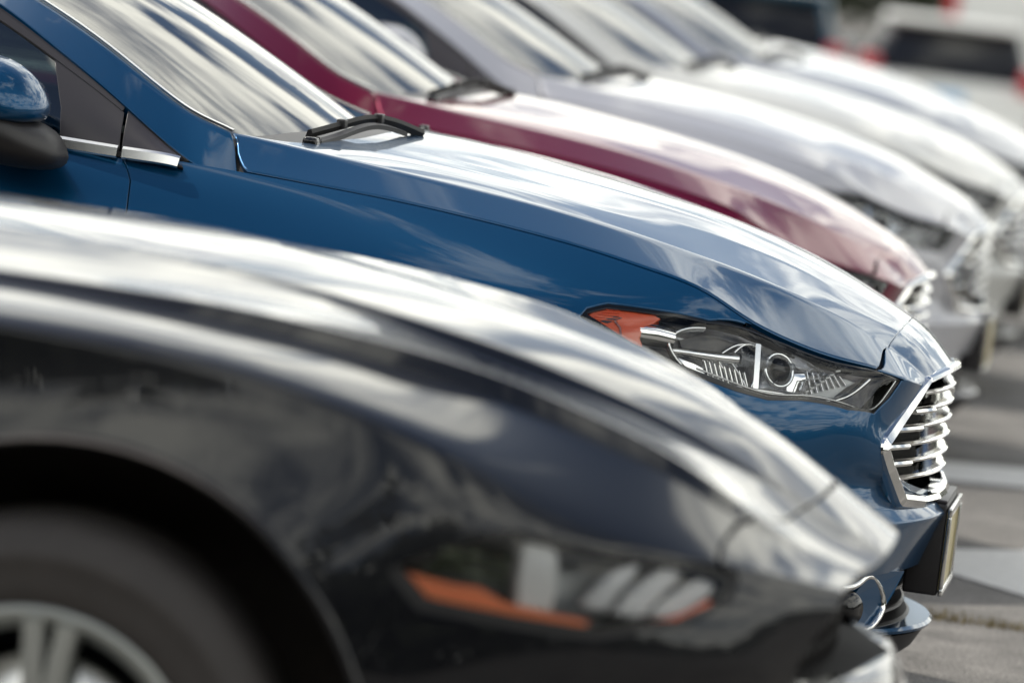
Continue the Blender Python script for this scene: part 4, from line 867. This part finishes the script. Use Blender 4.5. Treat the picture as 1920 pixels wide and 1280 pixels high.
        add('amber_reflector', panel_geo(S, P([(-.645,.677),(-.617,.676),(-.561,.666),(-.530,.665),(-.497,.649),(-.442,.640),(-.385,.633),(-.395,.616),(-.460,.622),(-.529,.633),(-.605,.645)]), off=-.014, flange=.015, ustep=.02, vstep=.2), AMBER2)
        add('projector_column', panel_geo(S, P([(-.475,.733),(-.441,.732),(-.433,.648),(-.473,.648)]), off=-.022, flange=.05, roll=.006, ustep=.015, vstep=.15), WHITEPL)
        for pl in ([(-.352,.701),(-.327,.713),(-.362,.652),(-.390,.654)], [(-.292,.707),(-.271,.704),(-.314,.647),(-.348,.646)], [(-.245,.694),(-.226,.688),(-.260,.650),(-.300,.646)]):
            add('light_bar', panel_geo(S, P(pl), off=-.020, flange=.02, roll=.004, ustep=.02, vstep=.2), BARS)
        for k in range(3):
            a, n = at([(-.605 + .01 * k, .686 + .012 * k), (-.545, .683 + .013 * k), (-.495, .676 + .015 * k)], .026); add('reflector_fin', rail_geo(sm(a, 8), [(-.006, -.01), (.006, -.01), (.004, .008), (-.004, .008)], n.mean(0)), CHROME)
        a, n = at([(-.330,.628),(-.272,.642),(-.236,.664)], .012); add('amber_strip', tube_geo(sm(a, 8), .006, 8), AMBER)
    # grille opening with honeycomb mesh
    gr = empty('grille', (0, 0, 0), parent=root)
    vv = np.linspace(0, 16.5, 60); p, n, _, _ = S.frame(np.full(60, U), vv); p[0, 1] = p[-1, 1] = 0
    loop = np.concatenate([p, (p * [1, -1, 1])[::-1][1:-1]]); m_ = len(loop)
    rec = loop * [1, .97, 1] + np.array([-.10, 0, 0]); V = np.concatenate([loop, rec, [rec.mean(0)]])
    F = [(i, (i + 1) % m_, m_ + (i + 1) % m_, m_ + i) for i in range(m_)] + [(m_ + i, m_ + (i + 1) % m_, 2 * m_) for i in range(m_)]
    raw('grille_duct', (V, None, F), SHELL, gr, smooth=False)
    zt, zb = .675, .515; V, F = [], []
    xg = lambda y, z: -.075 + .03 * (z - .6) - .10 * (abs(y) / .55) ** 2
    def bar(a, b_):
        a = np.array([xg(*a), *a]); b_ = np.array([xg(*b_), *b_]); v, _, f = rail_geo([a, (a + b_) / 2, b_], [(-.0035, -.012), (-.0035, .004), (.0035, .004), (.0035, -.012)], (1, 0, 0)); k = sum(len(x_) for x_ in V); V.append(v); F.extend(tuple(i + k for i in q_) for q_ in f)
    hx = .036; rows = 6
    for r_ in range(rows):
        z = zb + (zt - zb) * r_ / (rows - 1) 
        for k in range(-15, 16):
            y = (k + .5 * (r_ % 2)) * hx
            if abs(y) > .53: continue
            dz = (zt - zb) / (rows - 1)
            bar((y, z - dz * .17), (y, z + dz * .17)); bar((y, z + dz * .17), (y + hx / 2, z + dz * .83)); bar((y, z + dz * .17), (y - hx / 2, z + dz * .83))
    mo = raw('grille_mesh', (np.concatenate(V), None, F), TRIM, gr, smooth=False); mo['kind'] = 'stuff'
    li = raw('front_splitter', box_geo((-.30, -.42, .140), (-.03, .42, .156), .006), TRIM, root)
    return root
# ---------------------------------------------------------------- ground
def ground_mat():
    m = mat('asphalt', (.17, .165, .16), .9); t = m.node_tree; b = t.nodes['Principled BSDF']; co = t.nodes.new('ShaderNodeTexCoord')
    a = t.nodes.new('ShaderNodeTexNoise'); a.inputs['Scale'].default_value = 130; a.inputs['Detail'].default_value = 4; t.links.new(co.outputs['Object'], a.inputs['Vector'])
    c = t.nodes.new('ShaderNodeTexNoise'); c.inputs['Scale'].default_value = 1.3; c.inputs['Detail'].default_value = 7; t.links.new(co.outputs['Object'], c.inputs['Vector'])
    r = t.nodes.new('ShaderNodeValToRGB'); r.color_ramp.elements[0].position = .38; r.color_ramp.elements[0].color = (.07, .066, .062, 1); r.color_ramp.elements[1].position = .66; r.color_ramp.elements[1].color = (.27, .262, .25, 1); t.links.new(a.outputs['Fac'], r.inputs[0])
    x = t.nodes.new('ShaderNodeMix'); x.data_type = 'RGBA'; x.blend_type = 'MULTIPLY'; x.inputs[0].default_value = .6; t.links.new(r.outputs[0], x.inputs[6]); t.links.new(c.outputs['Fac'], x.inputs[7])
    g = t.nodes.new('ShaderNodeMix'); g.data_type = 'RGBA'; g.blend_type = 'MULTIPLY'; g.inputs[0].default_value = 1; g.inputs[7].default_value = (1.60, 1.56, 1.50, 1); t.links.new(x.outputs[2], g.inputs[6])
    t.links.new(g.outputs[2], b.inputs['Base Color'])
    st = t.nodes.new('ShaderNodeTexNoise'); st.inputs['Scale'].default_value = 3.2; st.inputs['Detail'].default_value = 9; st.inputs['Roughness'].default_value = .7; t.links.new(co.outputs['Object'], st.inputs['Vector'])
    sr = t.nodes.new('ShaderNodeMapRange'); sr.inputs[1].default_value = .40; sr.inputs[2].default_value = .62; sr.inputs[3].default_value = .62; sr.inputs[4].default_value = 1.15; t.links.new(st.outputs['Fac'], sr.inputs[0])
    sm_ = t.nodes.new('ShaderNodeMix'); sm_.data_type = 'RGBA'; sm_.blend_type = 'MULTIPLY'; sm_.inputs[0].default_value = 1; t.links.new(g.outputs[2], sm_.inputs[6]); t.links.new(sr.outputs[0], sm_.inputs[7]); t.links.new(sm_.outputs[2], b.inputs['Base Color'])
    p = t.nodes.new('ShaderNodeBump'); p.inputs['Strength'].default_value = .8; p.inputs['Distance'].default_value = .004; t.links.new(a.outputs['Fac'], p.inputs['Height']); t.links.new(p.outputs['Normal'], b.inputs['Normal'])
    return m
def gz(x, y): return -.025 * min(max(0, y - 17), 20)
xs_ = [-400, -120, -40, -20, -10, 0, 10, 20, 40, 120, 400]; ys_ = [-400, -120, -40, -20, 0, 17] + list(range(20, 40, 2)) + [120, 400]
V = [(x, y, gz(x, y)) for y in ys_ for x in xs_]; nx = len(xs_)
F = [(j * nx + i, j * nx + i + 1, (j + 1) * nx + i + 1, (j + 1) * nx + i) for j in range(len(ys_) - 1) for i in range(nx - 1)]
gr = mesh_obj('ground', V, F, ground_mat(), None, None, False); gr['kind'] = 'structure'

# ---------------------------------------------------------------- the row of parked cars
GRP = 'sedans parked side by side in the row'
coupe = build_coupe('black two door coupe nearest the camera with silver alloy wheel', BLACK); coupe.location = (.103, -2.75, 0); coupe.rotation_euler[2] = rad(3.5)
blue = build_sedan('metallic blue sedan between the black coupe and the dark red sedan', GRP, BLUE)
for (y, x, pm, lab) in ((2.75, -.247, RED, 'dark red sedan directly behind the blue sedan'), (5.5, -.25, PEARL, 'silver sedan directly behind the dark red sedan'),
                        (8.25, -.27, WHITE, 'white sedan second behind the dark red one'), (11.0, -.28, SILVER, 'grey silver sedan third behind the dark red one'), (13.75, -.72, PEARL, 'pale sedan set back at the far end of the row')):
    c = copy_tree(blue, None, {BLUE: pm}); c.location = (x, y, 0); c.rotation_euler[2] = rad({2.75: .4, 5.5: -.5, 8.25: .8, 11.0: -.7, 13.75: .3}[y]); c['label'] = lab; c['group'] = GRP

# ---------------------------------------------------------------- pale flat patches on the asphalt, crack with weeds
PALEGROUND = mat('pale_ground', (.60, .59, .56), .85, vary=(22, .3))  # pale, mottled tone for the flat ground polygons
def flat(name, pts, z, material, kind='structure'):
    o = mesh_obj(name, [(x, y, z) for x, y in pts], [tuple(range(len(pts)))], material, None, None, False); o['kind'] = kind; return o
flat('pale_patch', [(-.36, 2.76), (-.12, 2.52), (.12, 2.24), (.9, 1.6), (.9, 3.5), (.3, 3.45), (.06, 3.2), (-.11, 3.02)], .004, PALEGROUND)
flat('pale_patch', [(-1.2, 4.32), (.8, 5.15), (.8, 5.75), (-1.2, 4.85)], .004, PALEGROUND)
rng = np.random.default_rng(3); V, F = [], []
for _ in range(900):
    x = rng.uniform(-.4, 1.2); y = 1.62 - .12 * x + rng.normal(0, .018) + .02 * math.sin(9 * x); h = rng.uniform(.008, .03) * (1.3 if rng.random() < .15 else 1); a = rng.uniform(0, 6.3); w = .0025; ln = rng.normal(0, .010, 2)
    b = len(V); V += [(x - w * math.cos(a), y - w * math.sin(a), .0), (x + w * math.cos(a), y + w * math.sin(a), .0), (x + ln[0], y + ln[1], h)]; F.append((b, b + 1, b + 2))
wd = mesh_obj('crack_weeds', V, F, mat('weed_leaf', (.16, .12, .04), .8, vary=(9, .6)), None, None, False); wd['kind'] = 'stuff'; wd['label'] = 'dry low weeds growing in the pavement crack'

# ---------------------------------------------------------------- trees added round the lot to darken reflections in paint and glass
def added_tree_line():
    V, F = [], []; leaf = []
    rng = np.random.default_rng(11)
    spots = [(x, -22 + rng.normal(0, 1.2), rng.uniform(9, 11)) for x in np.arange(-40, 41, 2.6)] + [(34 + rng.normal(0, 1.5), y, rng.uniform(3.5, 5)) for y in np.arange(-24, 50, 3)] + [(x, 95 + rng.normal(0, 2), rng.uniform(4, 7)) for x in np.arange(-70, 60, 3.6)]
    for (x, y, h) in spots:
        far = y > 60; n = 2200 if far else 700; r = h * (.5 if far else .33); lf = .17 if far else .36
        c = rng.normal(0, 1, (9, 3)) * [r * .5, r * .5, h * .14] + [x, y, h * .48]
        k = rng.integers(0, 9, n); d = rng.normal(0, 1, (n, 3)); d /= np.linalg.norm(d, axis=1, keepdims=True)
        p = c[k] + d * (r * .55 * rng.random((n, 1)) ** .4); p[:, 2] = np.maximum(p[:, 2], h * .12)
        for q in p:
            e = rng.normal(0, lf, (3, 3)); b = len(V); V += [q + e[0], q + e[1], q + e[2]]; F.append((b, b + 1, b + 2))
        for q in np.stack([x + rng.normal(0, 1.8, 160), y + 1 + rng.normal(0, .8, 160), rng.uniform(0, h * .4, 160)], 1):
            e = rng.normal(0, .3 if far else .45, (3, 3)); b = len(V); V += [q + e[0], q + e[1], q + e[2]]; F.append((b, b + 1, b + 2))
        t, _, f = tube_geo([(x, y, -.5), (x + .1, y, h * .3), (x, y + .1, h * .62)], [.22, .17, .08], 7); b = len(V); V += list(t); F += [tuple(i + b for i in g_) for g_ in f]
    o = mesh_obj('added_tree_line', V, F, mat('tree_leaf', (.045, .055, .03), .8, vary=(.4, .5)), None, None, False); o['kind'] = 'stuff'; o['label'] = 'dark trees added round the car park to darken reflections'
added_tree_line()

# ---------------------------------------------------------------- far vehicles
def hex_geo(c, bev):
    import bmesh
    bm = bmesh.new(); vs = [bm.verts.new(p) for p in c]
    for f in ((0, 3, 2, 1), (4, 5, 6, 7), (0, 1, 5, 4), (1, 2, 6, 5), (2, 3, 7, 6), (3, 0, 4, 7)): bm.faces.new([vs[i] for i in f])
    bmesh.ops.recalc_face_normals(bm, faces=bm.faces[:]); bmesh.ops.bevel(bm, geom=bm.edges[:], offset=bev, segments=3, affect='EDGES', profile=.5)
    bm.verts.index_update(); V = np.array([tuple(v.co) for v in bm.verts]); F = [tuple(v.index for v in f.verts) for f in bm.faces]; bm.free(); return V, None, F
def slab(x0, x1, z0, z1, w0, w1, xt0, xt1): return [(x0, -w0, z0), (x1, -w0, z0), (x1, w0, z0), (x0, w0, z0), (xt0, -w1, z1), (xt1, -w1, z1), (xt1, w1, z1), (xt0, w1, z1)]
def hatchback(label, loc, rz, paint_m, h=1.48, cabin_m=None):
    """origin under the rear bumper, x runs forward"""
    r = empty('hatchback', loc, rz, label, 'car', 'cars parked across the far aisle'); W = .86
    raw('body', hex_geo(slab(.0, 4.1, .22, .95, W, W - .03, .04, 4.0), .07), paint_m, r)
    raw('hood', hex_geo(slab(2.95, 4.05, .80, 1.02, W - .06, W - .12, 2.7, 3.9), .05), paint_m, r)
    raw('cabin', hex_geo(slab(.06, 3.1, .90, h, W - .03, W - .22, .42, 2.15), .08), cabin_m or paint_m, r)
    raw('roof', hex_geo(slab(.36, 2.2, h - .03, h + .03, W - .17, W - .22, .42, 2.1), .025), paint_m, r)
    raw('rear_window', hex_geo([(.055, -W + .16, .985), (.11, -W + .16, .985), (.11, W - .16, .985), (.055, W - .16, .985), (.32, -W + .27, h - .10), (.40, -W + .27, h - .10), (.40, W - .27, h - .10), (.32, W - .27, h - .10)], .02), GLOSS, r)
    for sg in (-1, 1):
        raw('side_window', hex_geo([(.55, sg * (W - .07), 1.0), (2.6, sg * (W - .07), 1.0), (2.6, sg * (W - .035), 1.0), (.55, sg * (W - .035), 1.0), (.8, sg * (W - .24), h - .1), (2.05, sg * (W - .24), h - .1), (2.05, sg * (W - .19), h - .1), (.8, sg * (W - .19), h - .1)], .01), GLOSS, r)
        raw('tail_lamp', box_geo((-.04, -.10, .86), (.20, .10, 1.10), .035), REDL, r, move=(.01, sg * (W - .08), 0))
        for x in (.75, 3.3): wheel(r, x, sg * (W - .10), .31, .31, .2, .2, 5, sg)
        raw('mirror', box_geo((2.5, -.10, .98), (2.62, .10, 1.12), .03), paint_m, r, move=(0, sg * (W + .06), 0))
    raw('rear_bumper', hex_geo(slab(-.06, .25, .28, .56, W - .01, W - .03, -.06, .25), .04), paint_m, r)
    raw('rear_wiper', box_geo((-.02, -.02, 1.0), (.02, .35, 1.03), .006), TRIM, r, move=(.07, 0, 0))
    raw('number_plate', box_geo((-.008, -.16, .70), (.035, .16, .82), .004), mat('blue_plate', (.12, .35, .62), .4), r)
    raw('spoiler', hex_geo(slab(.25, .6, h - .05, h + .005, W - .26, W - .27, .22, .6), .015), paint_m, r)
    return r
zf = gz(0, 36)
hatchback('white hatchback with dark rear pillars and red tail lamps, seen from behind', (-2.45, 36.2, zf), rad(90 + 6), BRIGHT, 1.48, BLACK)
hatchback('dark teal hatchback left of the white hatchback at the top edge', (-4.45, 37.4, zf), rad(90 + 5), NAVY, 1.56)
def van(label, loc, rz):
    r = empty('van', loc, rz, label, 'van'); W = .98
    raw('body', hex_geo(slab(0, 5.2, .30, 2.35, W, W - .06, .06, 4.3), .10), BRIGHT, r)
    raw('hood', hex_geo(slab(4.3, 5.9, .35, 1.15, W - .02, W - .08, 4.3, 5.8), .08), BRIGHT, r)
    raw('windshield', hex_geo([(4.9, -.8, 1.2), (5.15, -.8, 1.2), (5.15, .8, 1.2), (4.9, .8, 1.2), (4.2, -.75, 1.9), (4.4, -.75, 1.9), (4.4, .75, 1.9), (4.2, .75, 1.9)], .02), GLOSS, r)
    for sg in (-1, 1):
        raw('rear_door', box_geo((-.015, .02, .45), (.05, .90, 2.2), .02), BRIGHT, r, move=(.02, 0, 0)).scale[1] = sg
        raw('tail_lamp', box_geo((-.05, -.07, 1.45), (.12, .07, 1.95), .03), REDL, r, move=(.03, sg * (W - .06), 0))
        for x in (.95, 4.7): wheel(r, x, sg * (W - .12), .34, .34, .21, .22, 5, sg)
    raw('bumper', box_geo((-.12, -.95, .34), (.1, .95, .52), .03), TRIM, r)
    return r
van('white panel van standing behind the white hatchback', (-2.2, 45.5, gz(0, 45)), rad(90 + 5))
